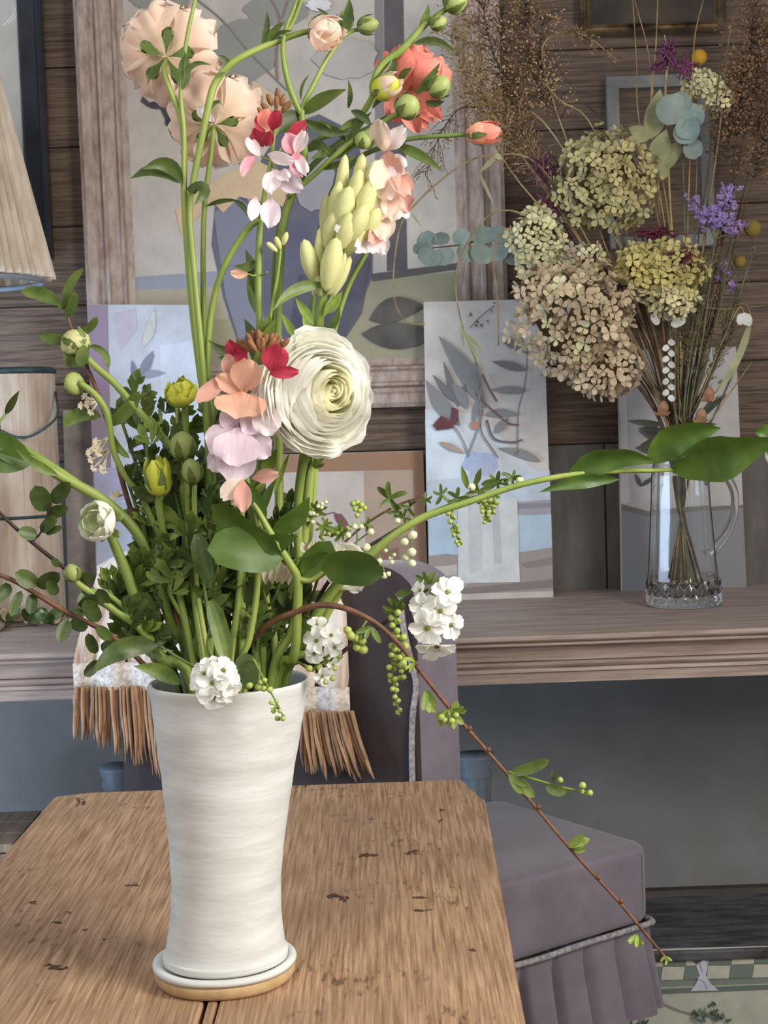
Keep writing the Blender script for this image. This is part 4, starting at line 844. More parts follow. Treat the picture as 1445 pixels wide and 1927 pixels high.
# ---- 11 apricot and lilac stock in front
s = Stem('apricot_stock', 'apricot and lilac stock spike with crimson top florets in front of the white ranunculus', 'flower', [(490, 640, -.075), (478, 690, -.075), (462, 760, -.072), (458, 840, -.07), (466, 920, -.065), (480, 1000, -.06), (484, 1100, -.05), (470, 1200, -.045)], [4, 5, 5.5, 6, 6, 6, 6, 6], mo=(.2, -.7))
for q in ((458, 738, 468, 678, 58, 'orange', 0), (478, 742, 500, 688, 42, 'pale', .005), (424, 712, 370, 754, 30, 'salmon', 0), (455, 738, 408, 708, 32, 'orange', .004), (455, 736, 450, 782, 92, 'orange', -.01), (438, 714, 428, 668, 32, 'salmon', .004), (454, 692, 431, 642, 30, 'crim', .006), (458, 690, 448, 650, 24, 'crim', .004), (512, 702, 522, 650, 48, 'crim', -.034), (507, 704, 560, 699, 22, 'crim', -.04),
          (500, 760, 505, 818, 54, 'pale', -.006), (500, 758, 548, 750, 34, 'lilac', .0), (496, 768, 460, 814, 46, 'lilac', 0), (446, 806, 422, 772, 42, 'lilac', .004), (447, 804, 402, 856, 74, 'lilac', 0), (450, 804, 440, 874, 84, 'lilac', -.008), (446, 830, 442, 904, 72, 'lilac', .006), (452, 806, 504, 858, 56, 'lilac', 0), (430, 840, 398, 884, 44, 'lilac', .006), (455, 900, 418, 938, 34, 'peach', 0), (456, 902, 458, 962, 32, 'salmon', -.004), (474, 900, 522, 892, 26, 'salmon', 0), (460, 905, 440, 950, 26, 'peach', .004)):
    pet(s, *q[:5], -.085+q[6], -.098+q[6], q[5], RN.uniform(-.25, .25))
for i in range(20):
    a = .5+2.2*i/19; rr_ = RN.uniform(4, 26); x, y = 492+rr_*math.cos(a)*1.5, 668-rr_*math.sin(a)
    s.add('bud', EGG, K['bbud'], mw=frame_mw(F(x, y, -.10+RN.uniform(-.006, .008)), V((math.cos(a), -.3, math.sin(a)+.3)), 0, 1) @ Matrix.Diagonal((6*SV, 6*SV, 26*SV, 1)))
s.lf(470, 660, 392, 640, 22, -.06, -.05, bend=-14, m='dleaf'); s.lf(445, 680, 410, 672, 14, -.06, -.06, m='dleaf')
for q in ((480, 930, 500, 905), (485, 960, 512, 920), (480, 955, 470, 905)): s.lf(*q, 14, -.06, -.065, m='yleaf', nm='calyx')
s.lf(500, 900, 522, 845, 26, -.055, -.06, m='yleaf', bend=-5); s.lf(515, 930, 545, 850, 10, -.05, -.05, m='yleaf')
# ---- 12 yellow green buds on the left
def budstem(label, pts, r, b, mo, m='stem', lv=(), name='ranunculus_bud'):
    s = Stem(name, label, 'bud', pts, r, m, mo); bud(s, *b[0], **b[1])
    for q in lv: s.lf(*q[:5], *q[5:7], **(q[7] if len(q) > 7 else {}))
    return s
s = budstem('acid yellow half open bud against the pale canvas', [(347, 762, -.01), (350, 800, -.006), (352, 860, .0), (360, 1000, .0), (372, 1120, 0)], [6, 6, 6, 6, 6], ((347, 764, -.012, 26, (-.25, -.5, 1)), dict(m='yel', h=1.9, inner='yel', open_=.45, sl=.5)), (-.35, -.35))
rosette(s, F(347, 758, -.014), V((-.2, -.7, .9)), 30*SV, [(1, 1.2, 4, 1.3, .66, .06, 0, None), (.75, 1.2, 3, 1.3, .7, .06, 0, None)], 'yel', seed=2)
budstem('round ribbed green bud left of the apricot stock', [(346, 862, -.04), (350, 900, -.03), (356, 1000, -.02), (365, 1120, -.02)], [6, 6, 6, 6], ((346, 866, -.042, 26, (0, -.2, 1)), dict(m='gbud', h=2.1, sep=6)), (-.3, -.6))
budstem('smaller oval green bud below the round ribbed bud', [(366, 912, -.05), (366, 960, -.04), (370, 1100, -.03)], [5, 5, 5], ((366, 910, -.052, 20, (-.15, -.2, 1)), dict(m='gbud', h=2.4, sep=5)), (-.2, -.75))
budstem('opening yellow green bud with long sepals in front of the pale canvas', [(302, 932, -.04), (300, 955, -.035), (316, 1040, -.02), (345, 1150, -.02)], [7, 7, 7, 7], ((302, 934, -.042, 26, (-.05, -.25, 1)), dict(m='yel', h=2.7, sep=5, inner='yel', open_=.7, sl=1.0)), (-.45, -.5))
# white green small ranunculus
s = Stem('white_ranunculus', 'small half open greenish white ranunculus facing out at the left of the bouquet', 'flower', [(204, 998, -.04), (222, 1040, -.036), (244, 1095, -.03), (262, 1150, -.028), (272, 1185, -.026), (300, 1240, -.02)], [9, 10, 11, 12, 12, 12], mo=(-.55, -.35))
rosette(s, F(199, 984, -.045), V((-.55, -1, .25)), 38*SV, [(1, .9, 5, 1.3, .62, .02, 0, 'white'), (.95, 1.05, 5, 1.3, .68, .02, 0, 'white'), (.8, 1.15, 4, 1.3, .7, .02, 0, 'wbud'), (.6, 1.15, 4, 1.3, .72, .02, 0, 'wbud'), (.42, 1.1, 3, 1.4, .74, .02, 0, 'wbud')], 'white', seed=3)
backsep(s, 203, 986, (-.55, -1, .25), 5, 36, 'gbud', dy=-.04)
s.br([(264, 1178, -.03), (250, 1160, -.034), (205, 1120, -.04), (170, 1110, -.044)], [6, 6, 5, 4], nm='leaf_stalk')
s.lf(262, 1180, 190, 1110, 14, -.03, -.04, bend=-6, m='leaf')
budstem('small pointed green bud on a straight stem low at the left', [(140, 1092, -.05), (160, 1108, -.048), (210, 1145, -.042), (262, 1182, -.034), (310, 1240, -.02)], [6, 7, 7.5, 8, 8], ((142, 1094, -.05, 16, (-.25, -.3, 1)), dict(m='gbud', h=2.2, sep=3)), (-.5, -.55))
budstem('round pale green bud seen from behind, top of the leftmost pair', [(152, 662, -.02), (180, 690, -.02), (216, 722, -.018), (262, 775, -.014), (310, 828, -.01), (336, 870, -.008), (345, 960, -.004), (360, 1100, 0)], [6, 6.5, 7, 7.5, 7.5, 7.5, 7, 7], ((154, 660, -.02, 29, (-.55, .55, .55)), dict(m='cbud', h=1.8, sep=5, open_=.6, sl=.7)), (-.4, -.2), lv=((128, 650, 136, 692, 26, -.02, -.016, dict(m='leaf', shape='oval')), (150, 690, 160, 650, 24, -.024, -.024, dict(m='leaf', shape='oval'))))
budstem('frilly green bud seen from behind, lower of the leftmost pair', [(150, 720, -.03), (178, 742, -.03), (198, 770, -.028), (206, 800, -.026), (214, 850, -.022), (238, 900, -.018), (272, 945, -.014), (320, 1060, -.01), (350, 1150, -.01)], [6, 6.5, 6.5, 6, 5.5, 5.5, 5.5, 6, 6], ((148, 720, -.03, 22, (-.6, .5, -.1)), dict(m='gbud', h=1.3, sep=7, open_=.5, sl=.9)), (-.5, -.2))
# ================================================================= foliage and branches of the fresh bouquet
# ---- left leafy twig with ivory flowers
def floretspray(T, x, y, dy, n, R_, par=None, base=(0, 0)):
    for i in range(n):
        a = RN.uniform(2.4, 4.4); d = RN.uniform(.5, 1)*R_; ex, ey = x+math.cos(a)*d, y-math.sin(a)*d*.8+R_*.3
        T.add('floret_tube', tube([F(x, y, dy), F((x+ex)/2, (y+ey)/2+2, dy-.004), F(ex, ey, dy-.008)], [1.4*SV, 1.8*SV, 2.6*SV], 5, 3), K['tube_'])
        for k in range(4):
            b = a+(-1.3+k*.87); pet(T, ex, ey, ex+math.cos(b)*8, ey-math.sin(b)*8, 5, dy-.008, dy-.010, 'tube_', 0)
s = Stem('flowering_twig', 'leafy brown twig with ivory tubular florets rising left of the pale canvas', 'twig', [(122, 575, -.01), (130, 605, -.01), (150, 660, -.012), (168, 700, -.014), (188, 752, -.014), (203, 800, -.014), (216, 850, -.014), (230, 905, -.012), (252, 975, -.01), (300, 1090, 0), (340, 1180, 0)], [2.5, 3, 3.5, 4, 4, 4.5, 5, 5, 5, 5, 5], 'twig', mo=(-.45, .1))
for q in ((114, 574, 40, 549, 26, 8), (122, 580, 157, 505, 17, -10), (126, 596, 140, 548, 18, 4), (120, 582, 108, 566, 12, 0), (132, 636, 74, 630, 22, -6), (152, 628, 183, 596, 16, 4), (190, 784, 119, 803, 27, 14), (168, 650, 204, 694, 14, -12), (200, 800, 262, 736, 26, 8), (206, 810, 244, 862, 14, 6)):
    s.lf(*q[:5], -.012, -.02, 'oval', bend=q[5], m='leaf')
for q in ((186, 752, 5, 34), (204, 822, 4, 36), (206, 845, 8, 42), (232, 930, 3, 20)): floretspray(s, q[0], q[1], -.014, q[2], q[3])
# ---- thick arching leafy stem leaving to the left
s = Stem('leafy_shoot', 'thick arching green stem with broad leaves leaving the bouquet to the left', 'foliage', [(-40, 842, -.08), (10, 856, -.07), (60, 866, -.06), (120, 900, -.05), (200, 945, -.035), (262, 1010, -.02), (300, 1100, -.01), (330, 1190, 0)], [6, 8, 9, 10, 10, 10, 10, 10], 'stem', mo=(-.35, .3))
for q in ((60, 868, -30, 800, 46, -8, 'bleaf'), (40, 860, -40, 850, 30, 4, 'leaf'), (62, 870, -40, 890, 44, 12, 'bleaf'), (10, 780, 36, 735, 14, 0, 'dleaf'), (110, 895, 30, 845, 18, -4, 'leaf'), (-30, 850, -10, 770, 30, 6, 'bleaf')): s.lf(*q[:5], -.065, -.09, bend=q[5], m=q[6])
s.br([(-30, 842, -.078), (-12, 810, -.075), (10, 780, -.068)], 3, nm='leaf_stalk')
s.br([(150, 912, -.045), (90, 872, -.05), (35, 838, -.055), (0, 815, -.06)], [7, 7, 6, 5], nm='side_shoot')
# ---- brown branches with oval leaves, lower left
def ovals(T, lst, dy, m='dleaf'):
    for q in lst: T.lf(q[0], q[1], q[2], q[3], q[4], dy, dy-.012, 'oval', bend=q[5] if len(q) > 5 else 0, m=m, tw=RN.uniform(-.4, .4))
s = Stem('oval_leaf_branch', 'brown branch with dark oval leaf clusters crossing in front of the bucket', 'branch', [(-20, 945, -.05), (20, 985, -.05), (60, 1020, -.045), (120, 1068, -.04), (170, 1105, -.035), (240, 1170, -.025), (310, 1240, -.015)], [3, 3.5, 4, 4, 4, 4.5, 4.5], 'dtwig', mo=(-.6, -.1))
ovals(s, [(88, 962, 66, 914, 38), (97, 946, 132, 908, 28), (88, 968, 128, 955, 24), (76, 1000, 108, 972, 22), (70, 1008, 34, 1000, 26), (86, 1004, 118, 992, 14), (112, 1062, 96, 1056, 16), (150, 1090, 178, 1082, 24), (200, 1140, 184, 1108, 26), (165, 1110, 150, 1148, 22)], -.045)
s.br([(62, 1018, -.045), (78, 1000, -.047), (90, 965, -.05), (98, 945, -.05)], 2, 'dtwig', nm='twiglet')
s = Stem('oval_leaf_branch', 'lowest brown branch with dark oval leaves at the left, above the shelf edge', 'branch', [(-20, 1074, -.06), (30, 1095, -.058), (80, 1125, -.055), (130, 1155, -.05), (190, 1184, -.04), (240, 1220, -.03), (290, 1268, -.02)], [4, 4.5, 5, 5, 5, 5, 5], 'twig', mo=(-.8, -.15))
ovals(s, [(70, 1102, 28, 1078, 32), (70, 1104, 112, 1078, 30), (62, 1118, 56, 1156, 22), (128, 1166, 112, 1208, 26), (132, 1172, 166, 1180, 24), (150, 1150, 184, 1120, 30), (185, 1170, 160, 1128, 30), (105, 1120, 92, 1090, 22), (210, 1205, 182, 1178, 22), (180, 1230, 166, 1192, 22), (190, 1222, 214, 1210, 20), (186, 1244, 158, 1272, 22), (20, 1100, -10, 1130, 26), (40, 1112, 20, 1160, 18)], -.052)
# ---- foliage sprigs
LAB = 'green divided ranunculus leaf sprig in the crowded foliage above the vase mouth'
SPR = [(228, 790, -.2, .3, .03), (252, 745, -.3, 0, .02), (300, 770, -.1, .4, .03), (330, 740, -.2, .2, .03), (392, 790, 0, .4, .04), (275, 830, -.4, -.2, -.01), (240, 905, -.5, .2, .03), (405, 868, 0, .1, .02), (330, 930, -.3, -.5, -.02), (395, 945, 0, -.4, -.02), (270, 985, -.6, -.1, .0), (440, 940, .2, 0, .01), (350, 1005, -.1, -.5, -.03), (300, 1050, -.3, -.6, -.03), (450, 1075, .3, -.3, -.01), (515, 1100, .5, .3, .02), (500, 1010, .4, .3, .03), (205, 1110, -.8, -.1, -.03), (420, 1010, .1, .5, .04), (560, 1130, .8, .1, .03), (255, 1080, -.7, .2, .0), (365, 880, -.1, .3, .03), (480, 1170, .5, -.4, -.02), (230, 1180, -.8, -.3, -.03), (310, 900, -.2, 0, .01), (545, 960, .5, .4, .05)]
for i, (x, y, u, v, dy) in enumerate(SPR):
    s = Stem('foliage_sprig', LAB, 'foliage', [(x, y, dy), (x+(428+u*100-x)*.25+RN.uniform(-8, 8), y+(1290-y)*.3, dy*.8), (x+(428+u*100-x)*.7, y+(1290-y)*.66, dy*.5)], [3, 4, 5, 5, 5], RN.choice(['stem', 'dstem', 'dstem']), mo=(u, v), group='ranunculus foliage in the vase')
    w0 = s.w
    nl = 5 if y < 850 else 6
    for k in range(nl):
        f = .02+.62*k/nl; q = V((x, y, 0)).lerp(V((428+u*100, 1290, 0)), f*.85)
        side = (-1)**k; a = PI/2+side*RN.uniform(.3, 1.3) if k else PI/2+RN.uniform(-.3, .3)
        dissected(s, q.x+side*RN.uniform(2, 10), q.y, a, RN.uniform(44, 74)*(1 if k else .85), dy*(1-f)+RN.uniform(-.02, .02), RN.choice(['dleaf', 'dleaf', 'leaf', 'leaf', 'yleaf'] if i % 3 else ['dleaf', 'leaf']), seed=i*17+k)
# plain upright stems in the mouth of the vase
for i in range(15):
    u = -.75+1.6*i/14; v = RN.uniform(-.5, .5); top = RN.uniform(900, 1060); x0 = 428+u*100+RN.uniform(-50, 30)
    s = Stem('flower_stalk', 'plain green flower stem rising bare from the crowded vase mouth', 'stalk', [(x0, top, v*.05), (x0*.6+.4*(428+u*105), (top+1290)/2, v*.05)], [5.5, 7, 7.5, 7], RN.choice(['stem', 'stem', 'dstem']), mo=(u*.9, v), group='bare stems in the vase')
    for k in range(3):
        yy = top+40+k*70; xx = x0+RN.uniform(-10, 10); sd = RN.choice((-1, 1)); s.lf(xx, yy+30, xx+sd*RN.uniform(14, 50), yy-RN.uniform(20, 70), RN.uniform(12, 22), v*.05, v*.05-.01, RN.choice(['lance', 'strap']), bend=RN.uniform(-8, 8), m=RN.choice(['leaf', 'dleaf']))
# ---- lily-like stem with broad leaves in front right
s = Stem('broad_leaf_shoot', 'green stem with large broad leaves in front, right of the bouquet centre', 'foliage', [(470, 935, -.07), (490, 970, -.07), (510, 1005, -.068), (545, 1060, -.062), (560, 1092, -.055), (559, 1160, -.045), (552, 1240, -.03)], [4, 6, 7, 8, 9, 9, 9], 'stem', mo=(.8, -.1))
for q in ((525, 1040, 400, 948, 56, -.07, -.085, -6, -.5), (535, 1048, 390, 1034, 84, -.065, -.09, 6, .2), (470, 1050, 560, 1010, 44, -.06, -.075, -6, .3), (605, 1072, 722, 1082, 66, -.065, -.095, -10, .25), (560, 1088, 622, 1018, 56, -.05, -.06, 8, -.2), (500, 980, 455, 900, 24, -.068, -.075, 4, 0), (492, 970, 520, 900, 16, -.066, -.07, -4, 0), (570, 1084, 620, 1040, 40, -.052, -.06, -6, .5), (512, 1000, 582, 935, 40, -.062, -.07, 10, .4)):
    s.lf(*q[:5], q[5], q[6], 'oval' if q[4] > 50 else 'lance', bend=q[7], m='bleaf', tw=q[8], wave=.06)
s.br([(560, 1090, -.055), (585, 1092, -.058), (612, 1074, -.064)], [6, 5, 4], nm='leaf_stalk')
s = Stem('strap_leaved_shoot', 'dark green strap leaf blade hanging over the vase rim above the white blossom', 'leaf', [(396, 1180, -.05), (392, 1220, -.045)], [3, 4, 4, 3], 'dstem', mo=(-.1, -.7))
s.lf(396, 1130, 430, 1262, 32, -.06, -.085, 'strap', bend=-4, m='leaf', fold=.5); s.lf(372, 1005, 398, 1105, 34, -.05, -.06, 'strap', bend=4, m='dleaf', fold=.4); s.lf(300, 1215, 172, 1268, 40, -.05, -.085, 'lance', bend=20, m='dleaf', wave=.3); s.lf(340, 1288, 252, 1254, 30, -.05, -.07, 'lance', bend=8, m='leaf')
s.br([(396, 1180, -.05), (398, 1135, -.058)], 3, 'dstem'); s.br([(398, 1200, -.05), (384, 1100, -.05), (372, 1010, -.05)], 3, 'dstem'); s.br([(395, 1270, -.05), (340, 1240, -.055), (300, 1215, -.05)], 3, 'dstem')
# ---- long arching stem to the right with broad leaves over the jug
s = Stem('leafy_shoot', 'long arching pale green stem with broad leaves reaching right across the glass jug', 'foliage', [(1330, 868, -.03), (1262, 884, -.035), (1170, 886, -.04), (1080, 893, -.045), (980, 912, -.05), (880, 945, -.05), (800, 972, -.05), (740, 1008, -.05), (690, 1050, -.045), (640, 1095, -.03), (606, 1140, -.02), (572, 1205, -.01)], [2, 4, 5, 5.5, 6, 7, 7.5, 8.5, 10, 10, 9.5, 9.5], 'stem', mo=(.85, .1))
for q in ((1262, 886, 1462, 826, 84, -.035, -.09, -2, .35), (1216, 872, 1356, 806, 62, -.04, -.06, -18, .3), (1066, 894, 1232, 868, 48, -.045, -.05, -20, .4), (1165, 902, 1015, 926, 26, -.042, -.06, 8, -.2), (1440, 850, 1480, 880, 30, -.05, -.05, 0, 0), (1420, 815, 1475, 808, 26, -.05, -.05, 0, 0)):
    s.lf(*q[:5], q[5], q[6], 'lance', bend=q[7], m='bleaf', tw=q[8], fold=.45, wave=.28)
# ---- pearl bush branches
PB = lathe([(.02, -1), (.7, -.75), (1, 0), (.85, .6), (.35, .95), (.02, 1)], 9)
def pearls(T, lst, dy, m='pearl', stalk=None):
    for q in lst: T.add('bud', PB, K[m], mw=frame_mw(F(q[0], q[1], dy+RN.uniform(-.006, .006)), V((RN.uniform(-1, 1), -1, RN.uniform(-1, 1))), 0, q[2]*SV))
def raceme(T, pts, dy, n, r, m='gpearl', leaves=0):
    T.br([(p[0], p[1], dy) for p in pts], [2.2, 1.3], 'yleaf', nm='raceme_stalk'); cc = crom([V((p[0], p[1], 0)) for p in pts], 8)
    for i in range(n):
        q = cc[min(len(cc)-1, int((i+.7)/n*(len(cc)-1)))]; sd = (-1)**i; x, y = q.x+sd*RN.uniform(3, 8)*(1-.5*i/n), q.y+RN.uniform(-2, 3)
        rr_ = r*(1-.35*i/n); T.add('bud', PB, K[m], mw=frame_mw(F(x, y, dy+RN.uniform(-.006, .006)), V((sd, -.6, -.2)), 0, rr_*SV))
        T.lf(q.x, q.y, x+sd*4, y+3, 5, dy, dy-.004, m='yleaf', nm='calyx')
def tuft(T, x, y, dy, n, L, m='yleaf', a0=0, a1=2*PI):
    for i in range(n):
        a = a0+(a1-a0)*(i+RN.uniform(.2, .8))/n; l = L*RN.uniform(.6, 1); T.lf(x, y, x+math.cos(a)*l, y-math.sin(a)*l, l*.36, dy, dy+RN.uniform(-.012, .006), 'oval', bend=RN.uniform(-3, 3), m=m, tw=RN.uniform(-.6, .6))
def blossom(T, x, y, r, dy, ax, n=5, m='snow', seed=0):
    rn = random.Random(seed); c = F(x, y, dy); ax = V(ax).normalized()
    for i in range(n):
        Mx = frame_mw(c, ax, 2*PI*i/n+rn.uniform(-.2, .2)) @ Matrix.Rotation(.15+rn.uniform(-.3, .45), 4, 'X') @ Matrix.Diagonal((r*.84*SV*rn.uniform(.75, 1.1), r*1.0*SV*rn.uniform(.8, 1.12), r*SV, 1))
        T.add('petal', PET2[(i+seed) % 4], K[m], mw=Mx)
    T.add('flower_centre', PB, K['eye'], mw=frame_mw(c, ax, 0, r*.15*SV))
    for i in range(6):
        a = i*PI/3; T.add('stamen', TINY, K['yleaf'], mw=frame_mw(c, ax+V((math.cos(a)*.5, 0, math.sin(a)*.5)), 0, r*.32*SV))
TINY = tube([V((0, 0, 0)), V((0, 0, .7)), V((0, 0, 1))], [.05, .04, .09], 4, 1)
s = Stem('pearlbush_branch', 'dark pearlbush branch with open white blossoms hanging before the leaning canvas', 'branch', [(806, 1108, -.02), (770, 1135, -.02), (712, 1180, -.02), (660, 1215, -.02), (605, 1255, -.018)], [2.5, 3.5, 4, 4.5, 5], 'dtwig', mo=(.9, .25))
for i, q in enumerate(((840, 1116, 36, -.03, (.5, -.8, .6)), (792, 1112, 26, -.024, (-.9, -.6, .6)), (800, 1142, 36, -.03, (-.6, -1, .3)), (828, 1150, 34, -.038, (.1, -1, .1)), (848, 1176, 32, -.03, (.8, -1, .0)), (804, 1182, 38, -.034, (-.5, -1, -.2)), (822, 1214, 42, -.03, (-.1, -.8, -1.2)))): blossom(s, *q, seed=i)
s.br([(806, 1108, -.022), (822, 1140, -.026), (826, 1180, -.028), (826, 1212, -.028)], 2.5, 'yleaf', nm='raceme_stalk')
tuft(s, 808, 1100, -.022, 5, 34, 'leaf', .3, 2.9); tuft(s, 745, 1150, -.022, 6, 34, 'leaf', .4, 3.4); s.lf(742, 1120, 778, 1112, 14, -.024, -.03, m='leaf')
raceme(s, [(744, 1152), (742, 1200), (738, 1260), (744, 1300), (752, 1348)], -.03, 24, 7); raceme(s, [(752, 1200), (758, 1240), (756, 1282)], -.034, 12, 7); pearls(s, [(762, 1216, 9), (746, 1238, 8), (758, 1250, 8)], -.035, 'gpearl')
s = Stem('pearlbush_branch', 'dark pearlbush branch strung with round pearl buds beneath the long arching stem', 'branch', [(985, 908, .015), (930, 925, .012), (860, 945, .008), (790, 972, .004), (720, 1012, .002), (668, 1046, .0), (620, 1092, .0), (590, 1150, .0), (570, 1220, .0)], [2, 2.5, 2.5, 3, 3.5, 4, 4.5, 5, 5], 'dtwig', mo=(.75, .45))
pearls(s, [(777, 1007, 9), (761, 1020, 8), (775, 1039, 9), (763, 1049, 7), (775, 1060, 8), (690, 1030, 8), (667, 991, 6), (680, 991, 5), (655, 1007, 6), (698, 1001, 7), (714, 1056, 6), (706, 1066, 7), (723, 1083, 7), (731, 1080, 5), (735, 1050, 5), (737, 1058, 5), (700, 1040, 5), (722, 1020, 5), (887, 917, 8), (978, 904, 8), (606, 948, 4), (613, 945, 4), (605, 955, 4), (584, 966, 5), (748, 980, 6), (760, 992, 5), (726, 1036, 4), (742, 1044, 4)], -.006)
for pts in ([(770, 985), (772, 1010), (774, 1040), (775, 1060)], [(668, 1040), (672, 1010), (668, 985)], [(700, 1032), (716, 1050), (724, 1080)], [(640, 1062), (660, 1030), (690, 1005), (705, 998)], [(720, 1012), (735, 1040), (737, 1060)]): s.br([(p[0], p[1], -.002) for p in pts], [1.6, 1.2], 'yleaf', nm='bud_stalk')
pearls(s, [(664, 948, 6), (672, 946, 6), (680, 950, 6), (668, 958, 5), (677, 960, 6), (686, 956, 5), (672, 970, 5)], .0, 'gpearl')
for q in ((860, 938, 6, 26), (900, 925, 6, 30), (935, 908, 6, 28), (965, 902, 6, 26), (830, 930, 5, 26), (800, 940, 5, 22), (770, 955, 5, 24), (745, 962, 5, 22), (760, 975, 5, 20)): tuft(s, q[0], q[1], .002, q[2], q[3], 'leaf')
raceme(s, [(845, 955), (852, 985), (860, 1010), (866, 1026)], .0, 12, 6); raceme(s, [(905, 938), (912, 960), (915, 985)], .0, 10, 6); raceme(s, [(930, 930), (926, 955), (918, 982)], .0, 9, 6)
s.lf(880, 920, 868, 876, 12, 0, -.01, m='leaf'); s.lf(895, 912, 905, 880, 12, 0, -.01, m='leaf'); s.lf(905, 912, 942, 905, 14, 0, -.01, m='leaf')
s = Stem('berry_twig', 'thin tan twig with grey green seed clusters between white ranunculus and canvas', 'twig', [(800, 932, .02), (750, 950, .02), (700, 978, .02), (660, 1010, .02), (610, 1060, .02), (580, 1140, .02)], [1.8, 2.2, 2.2, 2.6, 3, 3.5], 'twig', mo=(.7, .6))
tuft(s, 735, 938, .018, 6, 34, 'leaf'); tuft(s, 690, 985, .018, 6, 20); tuft(s, 640, 1000, .016, 8, 24); tuft(s, 610, 990, .016, 8, 26); tuft(s, 595, 960, .016, 6, 22); raceme(s, [(580, 985), (600, 955), (618, 942)], .015, 10, 5, 'pearl'); raceme(s, [(600, 1010), (640, 1000), (672, 985)], .015, 12, 5)
s.br([(568, 1000, .02), (572, 930, .018), (584, 870, .016), (600, 852, .014)], [3, 2.5, 2], 'dtwig', nm='twiglet'); tuft(s, 590, 880, .014, 5, 30, 'yleaf', .2, 2.2)
s = Stem('bare_branch', 'long arching brown branch trailing low to the right past the dark chair seat', 'branch', [(1256, 1806, -.05), (1225, 1770, -.05), (1165, 1698, -.05), (1080, 1605, -.05), (1000, 1510, -.05), (905, 1400, -.05), (850, 1338, -.05), (790, 1262, -.05), (750, 1212, -.05), (706, 1172, -.052), (650, 1145, -.055), (600, 1139, -.055), (560, 1150, -.05), (510, 1172, -.04), (470, 1210, -.02)], [2.5, 3, 3, 3.2, 3.5, 3.8, 4.2, 4.6, 5, 5.5, 6, 6, 6, 6, 6], 'twig', mo=(.1, .3))
tuft(s, 1200, 1760, -.05, 5, 26, 'yleaf', 3.4, 5.6); tuft(s, 1252, 1800, -.05, 4, 18, 'yleaf', 3.6, 6.2); tuft(s, 1068, 1592, -.05, 7, 46, 'yleaf', -.3, .7)
s.br([(955, 1452, -.05), (1010, 1468, -.05), (1060, 1482, -.05), (1102, 1490, -.05)], [3, 1.6], 'yleaf', nm='side_shoot')
pearls(s, [(1054, 1468, 6), (1096, 1478, 7), (1110, 1492, 6), (1096, 1490, 5), (1104, 1494, 4)], -.052, 'gpearl')
for q in ((960, 1455, 1034, 1430, 22), (975, 1462, 1006, 1500, 20), (1028, 1478, 1066, 1490, 22), (960, 1458, 992, 1478, 14), (960, 1452, 984, 1494, 16), (1062, 1482, 1076, 1492, 6), (1040, 1472, 1038, 1450, 8)): s.lf(*q, -.05, -.06, 'oval', m='leaf', bend=3)
for a in ((845, 1335, 6, 40, 'yleaf', 3.3, 5.6), (850, 1338, 5, 30, 'yleaf', -.4, 1.2), (780, 1245, 4, 24, 'yleaf', 2.2, 4.6), (800, 1300, 4, 46, 'yleaf', 4.4, 5.6)): tuft(s, a[0], a[1], -.052, *a[2:])
pearls(s, [(858, 1346, 6), (850, 1356, 6), (830, 1350, 7), (838, 1356, 6)], -.055, 'gpearl'); pearls(s, [(660, 1196, 9), (670, 1200, 9), (682, 1205, 9), (673, 1218, 9), (684, 1222, 9), (654, 1186, 8)], -.055, 'gpearl')
s.br([(690, 1168, -.054), (680, 1185, -.055), (674, 1212, -.055)], 1.8, 'yleaf', nm='bud_stalk'); tuft(s, 700, 1180, -.054, 5, 40, 'leaf', 3.2, 5.4)
# knobs along the branch
for x, y in ((1165, 1697), (1122, 1652), (1010, 1520), (916, 1412), (880, 1372), (780, 1250)): s.add('knuckle', PB, K['twig'], mw=frame_mw(F(x+3, y-1, -.05), V((1, 0, 1)), 0, 5.5*SV))
# ---- white blossoms at the rim
s = Stem('white_blossom_sprig', 'cluster of white blossoms spilling over the front rim of the vase', 'flower', [(404, 1276, -.10), (410, 1270, -.092)], [4, 4, 4, 3.5], 'dstem', mo=(-.2, -.85))
for i, q in enumerate(((385, 1268, 30, -.105, (-.5, -1, .4)), (420, 1262, 30, -.108, (.3, -1, .6)), (400, 1285, 32, -.112, (-.1, -1, 0)), (432, 1282, 28, -.106, (.7, -1, 0)), (375, 1290, 26, -.104, (-.8, -1, -.1)), (402, 1310, 30, -.108, (0, -1, -.7)), (422, 1300, 24, -.108, (.4, -1, -.4)), (395, 1250, 22, -.10, (-.1, -.6, 1)))): blossom(s, *q, seed=30+i)
s = Stem('hanging_bud_sprig', 'slender sprig of tiny green buds trailing over the vase front beside the white blossoms', 'twig', [(535, 1352, -.112), (518, 1318, -.112), (500, 1285, -.108), (486, 1258, -.098), (474, 1242, -.09)], [1.4, 1.6, 2, 2.2, 2.4], 'yleaf', mo=(.3, -.8))
pearls(s, [(470, 1290, 6), (486, 1293, 6), (490, 1284, 5), (496, 1296, 6), (498, 1280, 5), (522, 1352, 5), (532, 1352, 5), (515, 1338, 5), (526, 1338, 4), (510, 1322, 4), (520, 1320, 4), (508, 1298, 6)], -.114, 'gpearl'); tuft(s, 518, 1330, -.113, 6, 12); tuft(s, 528, 1350, -.113, 4, 10)
s.lf(465, 1298, 462, 1228, 44, -.085, -.08, 'oval', m='dleaf')
s = Stem('white_blossom_sprig', 'small white blossoms at the right edge of the vase mouth near the fringed throw', 'flower', [(618, 1200, -.03), (602, 1230, -.025), (588, 1262, -.02)], [2.2, 2.6, 3, 3], 'stem', mo=(.95, -.1))
